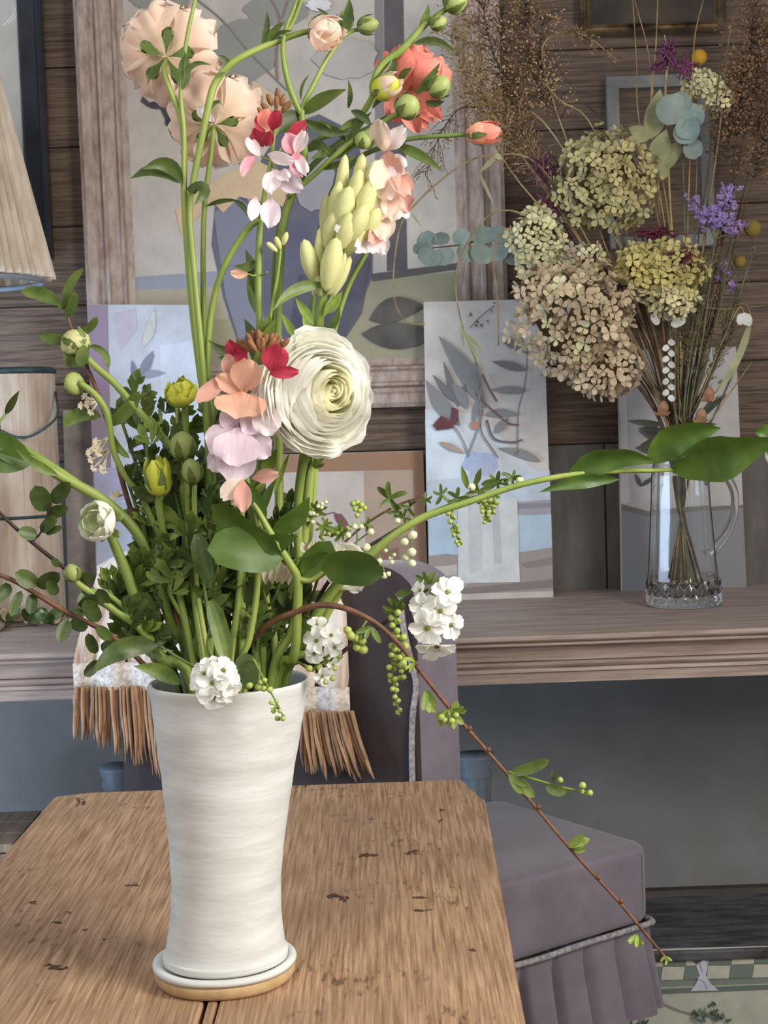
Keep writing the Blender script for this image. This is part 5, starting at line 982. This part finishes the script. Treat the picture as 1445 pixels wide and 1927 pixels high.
for i, q in enumerate(((596, 1206, 28, -.035, (-.4, -1, .2)), (622, 1196, 26, -.035, (.4, -1, .4)), (628, 1218, 24, -.035, (.8, -1, -.2)), (592, 1230, 22, -.035, (-.4, -1, -.3)), (606, 1272, 20, -.035, (.1, -1, -.4)), (596, 1176, 20, -.03, (.3, -1, .8)), (626, 1250, 16, -.035, (.4, -1, -.4)))): blossom(s, *q, seed=60+i)
pearls(s, [(582, 1258, 7), (602, 1256, 7), (626, 1276, 6), (634, 1240, 5), (640, 1236, 5), (612, 1284, 5), (630, 1258, 5)], -.036, 'gpearl'); tuft(s, 612, 1240, -.03, 6, 22)
s = Stem('white_ranunculus', 'white ranunculus half hidden behind the broad leaf right of the stems', 'flower', [(648, 1072, .0), (640, 1110, .0), (612, 1160, .0), (585, 1225, .0)], [6, 8, 9, 9], mo=(.9, .0))
rosette(s, F(648, 1070, -.004), V((.3, -1, .25)), 46*SV, [(1, .6, 5, 1.3, .55, .04, .05, None), (.9, .8, 5, 1.3, .62, .04, 0, None), (.7, 1, 5, 1.3, .7, .03, 0, None)], 'white', seed=3)
pet(s, 650, 1085, 680, 1112, 34, -.008, -.01, 'white', .5); pet(s, 640, 1060, 650, 1030, 60, -.008, -.004, 'white', .2)
# faded pods in the bouquet centre
s = Stem('faded_flower', 'faded beige papery flower heads tucked under the broad leaf', 'flower', [(500, 1102, -.01), (505, 1150, -.005), (500, 1220, 0)], [3, 4, 5, 5], 'dstem', mo=(.45, -.1))
for q in ((500, 1100, 500, 1062, 18), (520, 1098, 530, 1060, 20), (542, 1102, 548, 1068, 14), (490, 1100, 486, 1066, 14), (512, 1100, 514, 1064, 16), (530, 1100, 540, 1066, 14), (578, 1040, 568, 1022, 16), (586, 1042, 590, 1018, 18), (594, 1042, 604, 1022, 14), (540, 1010, 536, 978, 22), (552, 1006, 560, 984, 22)): pet(s, *q, -.03, -.04, 'tube_', RN.uniform(-.6, .6))
s.br([(500, 1150, -.005), (520, 1115, -.02), (540, 1050, -.03), (545, 1008, -.03)], 2.6, 'dstem'); s.br([(540, 1060, -.03), (565, 1050, -.03), (585, 1040, -.03)], 2.2, 'dstem')
# ================================================================= glass jug and dried bouquet
JB = PZ(1287, 1139, ZS); YJ = JB.y; SJ = YJ/FX
def D(px, py, d=0): return P(px, py, YJ+d)
def zj(py): return P(1283, py, YJ).z
m_glass = bpy.data.materials.new('clear_glass'); m_glass.use_nodes = True
b_ = m_glass.node_tree.nodes['Principled BSDF']; b_.inputs['Transmission Weight'].default_value = 1; b_.inputs['Roughness'].default_value = .015; b_.inputs['IOR'].default_value = 1.46; b_.inputs['Base Color'].default_value = (.95, .97, .97, 1)
JT = D(1278, 838); jx = lambda z: JB.x + (JT.x-JB.x)*(z-ZS)/(JT.z-ZS)
t = Thing('glass_jug', 'clear pressed glass jug with cut diamond base holding the dried flowers', 'jug', JB)
z0 = ZS+.001
pf = [(0, z0), (66*SJ, z0), (70*SJ, z0+.006), (70*SJ, zj(1092)), (68*SJ, zj(1085)), (65*SJ, zj(1060)), (61*SJ, zj(1000)), (57*SJ, zj(940)), (55*SJ, zj(895)), (50*SJ, zj(872)), (46*SJ, zj(858)), (47*SJ, zj(846)), (50*SJ, JT.z)]
th_ = .0045
ins = [(49*SJ-.001, JT.z+.001)] + [(r-th_, z) for r, z in pf[:3:-1]] + [(62*SJ, z0+.024), (0, z0+.02)]
out = []
for a, b in zip(pf[:-1], pf[1:]): out += [(a[0]+(b[0]-a[0])*k/6, a[1]+(b[1]-a[1])*k/6) for k in range(6)]
out.append(pf[-1]); zc1 = zj(1090)
def jw(a, z):
    if z0+.003 < z < zc1: return .09*abs(math.sin(9*a+(z-z0)*90))*abs(math.sin(9*a-(z-z0)*90))-.05
    if zc1 < z < zj(880): return -.03*abs(math.sin(6*a))
    return .10*max(0, math.cos(a-PI))**6*max(0, (z-zj(858))/(JT.z-zj(858))) if z > zj(858) else 0
t.add('jug_body', lathe(out+ins, 108, lambda z: V((jx(z), YJ, 0)), wob=jw), m_glass)
hp = [(1322, 905), (1345, 893), (1368, 900), (1382, 930), (1380, 970), (1366, 1005), (1345, 1030), (1334, 1045)]
t.add('handle', tube([D(a, b) for a, b in hp], [.012, .010, .009, .009, .009, .010, .012, .015], 12, 6), m_glass)
g = rgb
KD = dict(
 straw=mat('straw_stalk', g(164, 142, 98), .7, g(120, 98, 62), 30, rand=.25), dk=mat('dark_dry_stem', g(92, 70, 46), .7, g(58, 44, 32), 30, rand=.2), grey=mat('grey_green_dry_stem', g(112, 116, 86), .7, g(78, 80, 58), 30, rand=.25),
 seed=mat('brown_seed', g(154, 122, 82), .8, g(112, 84, 54), 20), lseed=mat('tan_seed', g(196, 168, 124), .8, g(150, 118, 80), 20), rust=mat('rusty_seed', g(150, 118, 84), .8, g(104, 76, 52), 20),
 olive=mat('olive_dry_petal', g(142, 132, 82), .8, g(196, 186, 134), 12, trans=.2, tip=g(182, 170, 120), rand=.32), cream=mat('cream_dry_petal', g(186, 176, 118), .8, g(222, 216, 172), 12, trans=.2, tip=g(220, 214, 172), rand=.22),
 tan=mat('tan_dry_petal', g(150, 126, 92), .8, g(206, 188, 158), 12, trans=.2, tip=g(202, 180, 148), rand=.3), lime=mat('yellow_green_dry_petal', g(166, 154, 84), .8, g(208, 196, 128), 12, trans=.2, tip=g(202, 192, 126), rand=.25),
 burg=mat('burgundy_filament', g(118, 48, 66), .7, g(88, 34, 50), 30, rand=.2), plum=mat('mauve_filament', g(134, 74, 108), .7, g(104, 60, 92), 30, rand=.2), vio=mat('violet_floret', g(146, 116, 178), .7, g(176, 152, 202), 40, trans=.2, rand=.25),
 euc=mat('grey_teal_eucalyptus', g(134, 148, 140), .6, g(104, 122, 116), 20, trans=.15, rand=.15), pale=mat('pale_sage_leaf', g(168, 168, 128), .7, g(136, 140, 104), 20, trans=.2, rand=.12), yb=mat('mustard_ball', g(206, 160, 44), .9, g(168, 122, 30), 160, bump=.6, bdist=.002), ob=mat('ochre_ball', g(150, 130, 62), .9, g(116, 98, 44), 160, bump=.6, bdist=.002),
 pod=mat('papery_pod', g(176, 140, 104), .6, g(140, 100, 80), 40, trans=.2, rand=.2), core=mat('brown_head_core', g(96, 80, 46), .9, g(70, 56, 34), 20), white=mat('bleached_leaf', g(206, 208, 204), .7, g(176, 178, 172), 30, rand=.1), dkl=mat('dark_dry_leaf', g(52, 56, 44), .7, g(40, 40, 32), 30))
def jm(u, v): return V((jx(JT.z)+u*.03, YJ+v*.03, JT.z-.012))
def jr(u, v): return V((jx(ZS)-u*.045, YJ-v*.045, ZS+.034))
class Dry(Thing):
    def __init__(s, name, label, cat, pts, r, m='straw', mo=None, group=None, sides=5):
        mo = mo or (RN.uniform(-.8, .8), RN.uniform(-.8, .8)); s.w = [D(*p) for p in pts]+[jm(*mo), jr(*mo)]
        Thing.__init__(s, name, label, cat, jr(*mo), group); rr = r if isinstance(r, (list, tuple)) else [r*.6, r, r, r]
        s.add('stem', tube(s.w, [q*SJ for q in rr], sides, 5), KD[m])
    def br(s, pts, r, m='straw', nm='branch'): return s.add(nm, tube([D(*p) for p in pts], [r*SJ, r*.5*SJ], 5, 5), KD[m])
    def lf(s, x0, y0, x1, y1, w, d=0, shape='oval', bend=0, m='euc', tw=0, nm='leaf'):
        L = math.hypot(x1-x0, y1-y0); nx, ny = -(y1-y0)/L, (x1-x0)/L
        return s.add(nm, leaf([D(x0+(x1-x0)*v+nx*bend*4*v*(1-v), y0+(y1-y0)*v+ny*bend*4*v*(1-v), d-.01*v) for v in (0, .33, .67, 1)], w*SJ, shape, .2, 0, tw), KD[m])
def floret(seed):
    rn = random.Random(seed); vs = []; fs = []; ts = []
    for k in range(4):
        a = k*PI/2+rn.uniform(-.2, .2); ca, sa = math.cos(a), math.sin(a); lift = rn.uniform(.0, .45); b = len(vs)
        for u, v, z in ((0, .05, 0), (-.38, .55, lift*.5), (-.30, .92, lift), (.06, 1.02, lift*1.1), (.36, .88, lift), (.40, .52, lift*.5), (0, .6, lift*.35)):
            vs.append((u*ca-v*sa, u*sa+v*ca, z)); ts.append(v)
        fs += [(b, b+5, b+6), (b, b+6, b+1), (b+1, b+6, b+2), (b+2, b+6, b+3), (b+3, b+6, b+4), (b+4, b+6, b+5)]
    return mesh(vs, fs, ts=ts)
FLO = [floret(i) for i in range(6)]
def head(T, cx, cy, rx, ry, n, fr, m, d=0, seed=0, depth=.8, m2=None, p2=0, gap=0):
    rn = random.Random(seed); c = D(cx, cy, d)
    T.add('head_core', lathe([(.02, -1), (.6, -.8), (1, 0), (.7, .7), (.02, 1)], 12), KD['core'], mw=frame_mw(c, V((0, 0, 1))) @ Matrix.Diagonal((rx*SJ*.72, rx*SJ*.6*depth, ry*SJ*.72, 1)))  # solid brown core added inside the head to block see-through
    for i in range(n):
        z = 1-2*(i+.5)/n; ph = i*2.399963; r = math.sqrt(1-z*z); dv = V((r*math.cos(ph), r*math.sin(ph), z))
        if dv.y > .55: continue
        k = rn.uniform(.76, 1.10)*(1+.13*math.sin(dv.x*5+seed)*math.sin(dv.z*6+seed*2))
        p = c+V((dv.x*rx*SJ*k, dv.y*rx*SJ*k*depth, dv.z*ry*SJ*k)); ax = (dv+V((rn.uniform(-.8, .8), rn.uniform(-.8, .3), rn.uniform(-.8, .8))))
        T.add('floret', FLO[rn.randrange(6)], KD[m2 if m2 and rn.random() < p2 else m], mw=frame_mw(p, ax, rn.uniform(0, 6), fr*SJ*rn.uniform(.75, 1.15)))
s = Dry('dried_hydrangea', 'large round olive green dried hydrangea head, biggest of the dry bouquet', 'dried flower', [(1142, 360, .0), (1180, 480, .0), (1230, 650, .0), (1262, 780, 0)], 4, 'dk', (-.4, 0)); head(s, 1142, 340, 92, 90, 330, 13, 'olive', .0, 1)
s = Dry('dried_hydrangea', 'pale cream dried hydrangea head left of the olive one', 'dried flower', [(1015, 470, .02), (1100, 560, .02), (1200, 700, .02), (1262, 800, 0)], 3, 'dk', (-.7, .2)); head(s, 1013, 456, 52, 66, 150, 12, 'cream', .02, 2)
s = Dry('dried_hydrangea', 'broad tan beige dried hydrangea head hanging over the willow leaf canvas', 'dried flower', [(1095, 620, -.06), (1160, 680, -.05), (1225, 760, -.03)], 4, 'dk', (-.8, -.5)); head(s, 1085, 602, 108, 96, 300, 15, 'tan', -.06, 3, m2='cream', p2=.12); head(s, 1140, 694, 66, 52, 90, 15, 'tan', -.05, 8); head(s, 1020, 545, 50, 46, 60, 14, 'tan', -.05, 9)
s = Dry('dried_hydrangea', 'yellow green dried hydrangea head with burgundy wisps at its top', 'dried flower', [(1240, 540, -.06), (1250, 640, -.05), (1268, 760, -.03)], 3.5, 'dk', (-.1, -.6)); head(s, 1268, 512, 56, 54, 120, 13, 'lime', -.07, 4); head(s, 1200, 500, 42, 36, 70, 13, 'lime', -.06, 5); head(s, 1262, 565, 44, 30, 60, 13, 'cream', -.075, 6)
s = Dry('dried_hydrangea', 'small cream dried hydrangea cluster below the mustard yellow ball', 'dried flower', [(1340, 180, .03), (1330, 400, .03), (1305, 640, .02)], 2.5, 'grey', (.5, .5)); head(s, 1322, 160, 40, 22, 55, 11, 'cream', .03, 7); head(s, 1352, 190, 28, 26, 36, 11, 'cream', .03, 10)
s = Dry('dried_sprig', 'small bleached star flower sprig between the cream and yellow green hydrangeas', 'dried flower', [(1095, 490, -.02), (1150, 560, -.02), (1220, 700, -.02)], 2, 'straw', (-.5, -.2)); head(s, 1098, 488, 40, 26, 46, 12, 'cream', -.03, 11, m2='tan', p2=.5)
# statice, plumes, balls
def filaments(T, cx, cy, rx, ry, n, m, d, seed, up=0):
    rn = random.Random(seed); ac = ([], [])
    for i in range(n):
        a = rn.uniform(0, 2*PI); q = rn.uniform(.3, 1); ex, ey = cx+math.cos(a)*rx*q, cy-math.sin(a)*ry*q; mx, my = cx+(ex-cx)*.5+rn.uniform(-8, 8), cy+(ey-cy)*.5+rn.uniform(-8, 8)
        tube([D(cx+rn.uniform(-4, 4), cy+rn.uniform(-6, 6)+up*.3, d), D(mx, my, d+rn.uniform(-.02, .02)), D(ex, ey, d+rn.uniform(-.03, .03)), D(ex+rn.uniform(-8, 8), ey+rn.uniform(-8, 8), d+rn.uniform(-.03, .03))], [1.5*SJ, 1.3*SJ, 1.1*SJ, .6*SJ], 4, 3, ac)
    T.add('filaments', mesh(ac[0], ac[1]), KD[m], kind='stuff')
s = Dry('dried_plume', 'mauve filament plume on a cream stalk near the small dark picture', 'dried flower', [(1250, 66, .0), (1258, 110, .0), (1252, 180, .0), (1262, 400, .0), (1280, 640, 0)], 2.4, 'straw', (.1, .3)); filaments(s, 1256, 100, 26, 34, 60, 'plum', 0, 1); filaments(s, 1232, 124, 24, 14, 22, 'plum', 0, 2); filaments(s, 1290, 125, 32, 30, 44, 'plum', .01, 3)
s = Dry('dried_plume', 'mauve filament plume poking out left of the olive hydrangea', 'dried flower', [(1018, 305, .03), (1060, 420, .04), (1160, 600, .04), (1250, 780, .02)], 1.6, 'dk', (-.6, .5)); filaments(s, 1022, 318, 44, 36, 60, 'plum', .02, 4); filaments(s, 1046, 385, 36, 40, 60, 'plum', .03, 5)
s = Dry('dried_plume', 'burgundy filament tuft above the yellow green hydrangea', 'dried flower', [(1240, 440, -.03), (1250, 560, -.02), (1270, 760, -.01)], 1.6, 'dk', (.0, -.2)); filaments(s, 1236, 442, 44, 20, 60, 'burg', -.04, 6); filaments(s, 1280, 484, 40, 26, 60, 'burg', -.10, 7)
TF = mesh([(0, 0, 0), (.6, 0, .5), (.9, .3, 1), (-.5, .5, .6), (-.6, .8, 1.1), (-.2, -.7, .7), (0, -1, 1.0)], [(0, 1, 2), (0, 3, 4), (0, 5, 6), (1, 2, 3), (3, 4, 5)])
def statice(T, tips, n, m, d, seed, root_):
    rn = random.Random(seed)
    for x, y in tips:
        T.br([(root_[0], root_[1], d), ((x+root_[0])/2+5, (y+root_[1])/2, d), (x, y, d)], 1.6, 'grey')
        for k in range(n):
            f = rn.uniform(0, .55); px, py = x+(root_[0]-x)*f+rn.uniform(-13, 13), y+(root_[1]-y)*f+rn.uniform(-9, 9)
            T.add('floret', FLO[rn.randrange(6)], KD[m], mw=frame_mw(D(px, py, d+rn.uniform(-.02, .02)), V((rn.uniform(-1, 1), -.7, rn.uniform(-.3, 1))), rn.uniform(0, 6), rn.uniform(4.5, 7.5)*SJ))
s = Dry('dried_statice', 'bright violet dried statice spray at the right of the dry bouquet', 'dried flower', [(1345, 450, -.02), (1325, 620, -.02), (1300, 760, -.01)], 2, 'grey', (.5, -.4)); statice(s, [(1302, 372), (1318, 400), (1345, 385), (1368, 350), (1385, 352), (1352, 410), (1392, 425), (1375, 395)], 24, 'vio', -.02, 1, (1345, 450))
s = Dry('dried_statice', 'small faded lilac statice tip below the violet spray', 'dried flower', [(1360, 520, .0), (1335, 660, .0), (1305, 770, 0)], 1.6, 'grey', (.6, 0)); statice(s, [(1345, 494), (1362, 500), (1378, 540)], 7, 'vio', .0, 2, (1360, 540))
for nm, x, y, r, m, lab in (('x', 1315, 108, 15, 'yb', 'mustard yellow ball flower on a thin stalk near the dark picture'), ('x', 1393, 493, 12, 'ob', 'small ochre ball flower below the violet statice'), ('x', 1416, 430, 16, 'ob', 'olive brown ball flower at the far edge of the dry bouquet')):
    s = Dry('ball_flower', lab, 'dried flower', [(x, y+r*.8, .01), (x-(x-1290)*.25, y+(820-y)*.4, .01), (x-(x-1290)*.7, y+(820-y)*.75, .01)], 1.6, 'grey'); s.add('flower_ball', lathe([(.02, -1), (.38, -.92), (.7, -.71), (.92, -.38), (1, 0), (.92, .38), (.7, .71), (.38, .92), (.02, 1)], 16), KD[m], mw=frame_mw(D(x, y, .01), V((0, 0, 1)), 0, r*SJ))
# eucalyptus and pale leaves
s = Dry('eucalyptus_sprig', 'grey teal round leaved eucalyptus sprig above the olive hydrangea', 'dried foliage', [(1282, 190, -.03), (1285, 300, -.02), (1290, 500, -.01), (1292, 700, 0)], 2, 'grey', (.2, .1))
for q in ((1275, 232, 1250, 180, 62), (1285, 240, 1312, 196, 60), (1280, 215, 1278, 172, 40), (1270, 240, 1316, 244, 44), (1288, 225, 1300, 270, 52), (1262, 210, 1246, 205, 30), (1300, 262, 1308, 300, 36)): s.lf(*q, -.03-RN.uniform(0, .02), tw=RN.uniform(-.4, .4))
s = Dry('eucalyptus_sprig', 'grey teal eucalyptus sprig reaching left to the large frame', 'dried foliage', [(785, 470, .06), (860, 462, .06), (950, 455, .06), (1080, 560, .05), (1220, 740, .03)], 2, 'dk', (-.8, .7))
for q in ((815, 465, 792, 438, 40), (815, 468, 800, 500, 46), (830, 466, 838, 500, 44), (828, 462, 830, 436, 34), (868, 462, 870, 430, 36), (880, 462, 868, 492, 38), (905, 460, 908, 424, 46), (912, 460, 900, 496, 46), (938, 458, 940, 424, 44), (942, 458, 935, 492, 40), (960, 460, 972, 500, 36), (955, 455, 975, 430, 36), (795, 470, 778, 462, 24)): s.lf(*q, .055, tw=RN.uniform(-.4, .4))
s = Dry('dried_leaf_sprig', 'pale sage broad dried leaves between the olive hydrangea and eucalyptus', 'dried foliage', [(1236, 270, .02), (1240, 400, .02), (1262, 600, .02), (1275, 760, .01)], 2, 'straw', (.0, .6))
for q in ((1225, 262, 1242, 168, 40), (1222, 262, 1182, 240, 30), (1232, 310, 1254, 244, 40), (1228, 330, 1290, 260, 34), (1280, 250, 1290, 300, 20), (1240, 340, 1252, 300, 30)): s.lf(*q, .0, 'lance', m='pale', tw=RN.uniform(-.3, .3))
s = Dry('dried_leaf_sprig', 'bleached silver dollar leaf stack on a stem above the jug', 'dried foliage', [(1262, 620, -.06), (1260, 690, -.06), (1268, 760, -.04)], 1.6, 'grey', (-.1, -.5))
for k in range(11): yy = 640+k*10.5; s.lf(1258, yy, 1258+(-1)**k*11, yy+9, 11, -.065, m='white')
for q in ((1240, 610, 1225, 592, 16), (1250, 600, 1268, 588, 18), (1262, 612, 1290, 600, 18), (1256, 590, 1252, 572, 14)): s.lf(*q, -.065, m='white', tw=.4)
s = Dry('dried_leaf_sprig', 'dark pointed leaves just above the jug mouth', 'dried foliage', [(1248, 800, -.05), (1258, 825, -.04)], 1.6, 'dk', (-.6, -.6))
for q in ((1250, 800, 1180, 792, 12), (1250, 812, 1200, 806, 14), (1255, 830, 1196, 845, 24), (1256, 830, 1212, 812, 18), (1300, 800, 1352, 744, 10), (1310, 790, 1366, 742, 12), (1305, 800, 1350, 798, 8)): s.lf(*q, -.05, 'lance', m='dkl')
for x, y, lab in ((1246, 770, 'left of the two papery tan seed pods above the jug'), (1318, 784, 'shining copper seed pod just above the jug rim'), (1332, 744, 'small pinkish seed pod highest above the jug')):
    s = Dry('seed_pod', lab, 'seed pod', [(x, y+14, -.05), (x-(x-1283)*.5, y+50, -.04)], 1.4, 'straw'); s.add('pod', EGG, KD['pod'], mw=frame_mw(D(x, y+14, -.05), V((.1, -.1, 1))) @ Matrix.Diagonal((11*SJ, 11*SJ, 30*SJ, 1)))
    for k in range(5): s.lf(x+(k-2)*3, y+12, x+(k-2)*8, y-8+abs(k-2)*6, 5, -.06, 'lance', m='pod', nm='husk')
# long straws
ST = [[(975, 100), (1050, 185), (1122, 252), (1230, 560)], [(1045, 120), (1095, 190), (1142, 255), (1240, 560)], [(885, 128), (960, 190), (1045, 258), (1210, 560)], [(860, 178), (930, 225), (985, 276), (1180, 560)], [(1190, -10), (1198, 120), (1204, 240), (1262, 560)], [(1194, 0), (1222, 110), (1236, 260), (1275, 560)], [(1238, -10), (1234, 90), (1226, 250), (1268, 560)], [(1326, -10), (1306, 80), (1300, 240), (1290, 560)], [(1378, -10), (1362, 60), (1340, 260), (1300, 560)], [(1398, 0), (1372, 70), (1352, 260), (1304, 600)], [(1420, -10), (1412, 90), (1402, 260), (1320, 600)], [(1445, 190), (1410, 320), (1370, 500), (1310, 700)], [(1440, 575), (1370, 582), (1310, 590), (1292, 700)], [(1450, 600), (1395, 640), (1335, 690), (1300, 780)], [(1415, 680), (1380, 730), (1330, 800), (1300, 830)]]
for i, p in enumerate(ST):
    s = Dry('straw_stalk', 'thin dry straw stalk standing loose in the dry bouquet', 'dried grass', [(x, y, RN.uniform(-.03, .05) if k < 2 else 0) for k, (x, y) in enumerate(p)], 1.5, RN.choice(['straw', 'straw', 'dk']), group='loose straw stalks')
for i, (p, lab) in enumerate(([[(800, 610), (765, 606), (742, 560), (745, 470), (768, 400), (860, 316), (930, 292), (1015, 312), (1120, 480), (1230, 740)], 'long looping grass blade curling beside the large frame bottom'], [[(900, 690), (872, 620), (858, 540), (872, 470), (930, 400), (1010, 420), (1130, 560), (1240, 760)], 'drooping straw blade hanging over the willow leaf canvas'], [[(938, 650), (936, 560), (930, 480), (960, 430), (1060, 520), (1240, 760)], 'short straight drooping straw left of the cream hydrangea'], [[(1345, 740), (1390, 680), (1412, 600), (1392, 572), (1340, 620), (1300, 760)], 'folded pale grass blade bending over at the far side of the jug'])):
    s = Dry('curling_grass', lab, 'dried grass', [(x, y, -.03+.01*k if k < 5 else .0) for k, (x, y) in enumerate(p)], 1.9, 'straw')
    if i == 1:
        for q in ((872, 620, 905, 690, 8), (880, 630, 915, 668, 6), (866, 600, 874, 660, 5)): s.lf(*q, -.03, 'lance', m='pale')
    if i == 0:
        for q in ((935, 292, 902, 325, 10), (902, 325, 930, 388, 6), (930, 290, 945, 300, 10), (770, 395, 795, 430, 4)): s.lf(*q, .0, 'lance', m='pale')
    if i == 3: s.lf(1412, 605, 1348, 742, 13, -.02, 'strap', m='pale', bend=-8)
# grass sprays
SEED = mesh([(0, 0, 0), (.3, .1, .45), (-.25, .2, .5), (0, -.3, .5), (0, 0, 1)], [(0, 1, 2), (0, 2, 3), (0, 3, 1), (4, 2, 1), (4, 3, 2), (4, 1, 3)])
def spray(name, label, pts, n, L, m, ms, seed, group=None, d=.03, f0=.0, f1=.45, ang=1.0, r=1.4, ss=4.5, droop=.3):
    rn = random.Random(seed); s = Dry(name, label, 'dried grass', [(x, y, d*(1-k/len(pts))) for k, (x, y) in enumerate(pts)], r, m, group=group)
    cc = crom([V((x, y, 0)) for x, y in pts], 10); ac = ([], []); sv = []; sf = []
    for i in range(n):
        f = f0+(f1-f0)*rn.random(); k = int(f*(len(cc)-2)); q = cc[k]; t_ = (cc[k]-cc[k+1]).normalized(); a = math.atan2(-t_.y, t_.x)+rn.choice((-1, 1))*rn.uniform(.2, ang); l = L*rn.uniform(.35, 1); dd = d*(1-f)+rn.uniform(-.03, .03)
        e = (q.x+math.cos(a)*l, q.y-math.sin(a)*l+l*droop); mm = (q.x+math.cos(a)*l*.55+rn.uniform(-4, 4), q.y-math.sin(a)*l*.55+rn.uniform(-4, 4)); tube([D(q.x, q.y, d*(1-f)), D(mm[0], mm[1], dd), D(e[0], e[1], dd)], [.8*SJ, .7*SJ, .5*SJ], 3, 3, ac)
        for j in range(5):
            w = .35+.65*j/4; px = q.x+(e[0]-q.x)*w+rn.uniform(-5, 5); py = q.y+(e[1]-q.y)*w+rn.uniform(-5, 5); M = frame_mw(D(px, py, dd+rn.uniform(-.01, .01)), V((rn.uniform(-1, 1), rn.uniform(-1, 1), rn.uniform(-1, 1))), 0, ss*SJ*rn.uniform(.7, 1.7)); b = len(sv); sv += [M @ v.co for v in SEED.vertices]; sf += [tuple(b+x for x in p.vertices) for p in SEED.polygons]
    s.add('branchlets', mesh(ac[0], ac[1]), KD[m], kind='stuff'); s.add('seeds', mesh(sv, sf, smooth=False), KD[ms], kind='stuff')
for i, p in enumerate([[(905, -10), (925, 90), (985, 230), (1090, 400), (1220, 700)], [(872, 20), (905, 130), (960, 260), (1080, 430), (1220, 720)], [(945, -15), (950, 100), (1010, 240), (1110, 420), (1230, 700)], [(885, 130), (930, 220), (1000, 320), (1100, 470), (1230, 720)], [(990, 10), (995, 110), (1040, 230), (1130, 420), (1240, 700)], [(960, 180), (990, 260), (1040, 360), (1120, 500), (1235, 720)], [(1020, 40), (1020, 130), (1060, 240), (1150, 430), (1245, 700)], [(850, 70), (890, 190), (960, 320), (1080, 470), (1225, 720)]]):
    spray('grass_spray', 'feathery brown grass spray in the mass left of the dark picture', p, 88, 72, 'straw' if i % 2 else 'dk', 'seed' if i % 3 else 'lseed', i, 'brown grass sprays', f1=.5)
for i, p in enumerate([[(1440, 60), (1420, 160), (1385, 330), (1330, 600)], [(1400, 130), (1390, 230), (1365, 380), (1320, 620)], [(1460, 140), (1430, 240), (1390, 400), (1325, 640)], [(1375, 180), (1372, 270), (1350, 420), (1315, 640)], [(1455, 230), (1425, 310), (1385, 450), (1325, 660)], [(1420, 0), (1412, 120), (1385, 300), (1325, 620)]]):
    spray('rusty_seed_spray', 'tangled rust brown seed spray at the far right of the dry bouquet', p, 76, 70, 'dk', 'rust', 20+i, 'rusty seed sprays', ang=1.5, ss=5.5)
spray('quaking_grass', 'fine tan grass panicle arching towards the pewter frame', [(1155, 110), (1110, 72), (1060, 62), (1020, 110), (1090, 330), (1230, 700)], 30, 26, 'straw', 'seed', 41, f1=.5)
spray('quaking_grass', 'wispy pale grass panicle in front of the large frame edge', [(800, 330), (830, 250), (880, 200), (960, 260), (1090, 440), (1230, 720)], 34, 48, 'dk', 'seed', 42, f1=.5)
for i in range(16):
    x = 1262+i*9.5; y = RN.uniform(430, 600); x2 = 1276+i*2.2
    spray('wispy_grass', 'wispy grey green dried stem in the thicket above the jug', [(x+RN.uniform(-25, 35), y), (x*.6+x2*.4, y+(820-y)*.45), (x2, y+(820-y)*.85)], 22, 34, 'grey', 'seed' if i % 3 else 'rust', 60+i, 'wispy stems above the jug', d=RN.uniform(-.04, .05), f1=.8, ang=.7, ss=3.2, r=1.7, droop=.05)
for i in range(9):
    x = 1160+i*9
    s = Dry('straw_stalk', 'thin dry straw stalk standing loose in the dry bouquet', 'dried grass', [(x-40+i*4, 440+RN.uniform(-30, 60), .0), (1215+i*5, 640, .0), (1250+i*4, 770, 0)], 1.8, RN.choice(['straw', 'dk']), group='loose straw stalks')
s = Dry('dried_bellflower', 'faded white bell flower drooping at the far right above the jug', 'dried flower', [(1402, 604, -.02), (1392, 578, -.02), (1360, 640, -.02), (1312, 760, -.01)], 1.4, 'straw')
for q in ((1396, 590, 1392, 612, 16), (1404, 590, 1410, 614, 16), (1400, 588, 1402, 612, 14)): s.lf(*q, -.025, m='white', nm='petal')

s = Thing('dried_leaf_sprig', 'dry green and brown leaf sprig lying on the console shelf beside the bucket', 'dried foliage', V((-.75, 3.1, ZS)))
bx = [PZ(a, b, ZS+.012) for a, b in ((-20, 1176), (40, 1170), (90, 1176), (140, 1168))]
s.add('stem', tube(bx, .002, 5, 4), KD['dk'])
for k in range(22):
    q = crom(bx, 8)[RN.randrange(3, 24)]; a = RN.uniform(0, 2*PI); l = RN.uniform(.02, .05); e = q+V((math.cos(a)*l, math.sin(a)*l*.6, RN.uniform(-.004, .035)))
    s.add('leaf', leaf([q, q.lerp(e, .5)+V((0, 0, .006)), e], l*.45, 'oval', .2, .2), K['dleaf'] if k % 3 else KD['tan'])
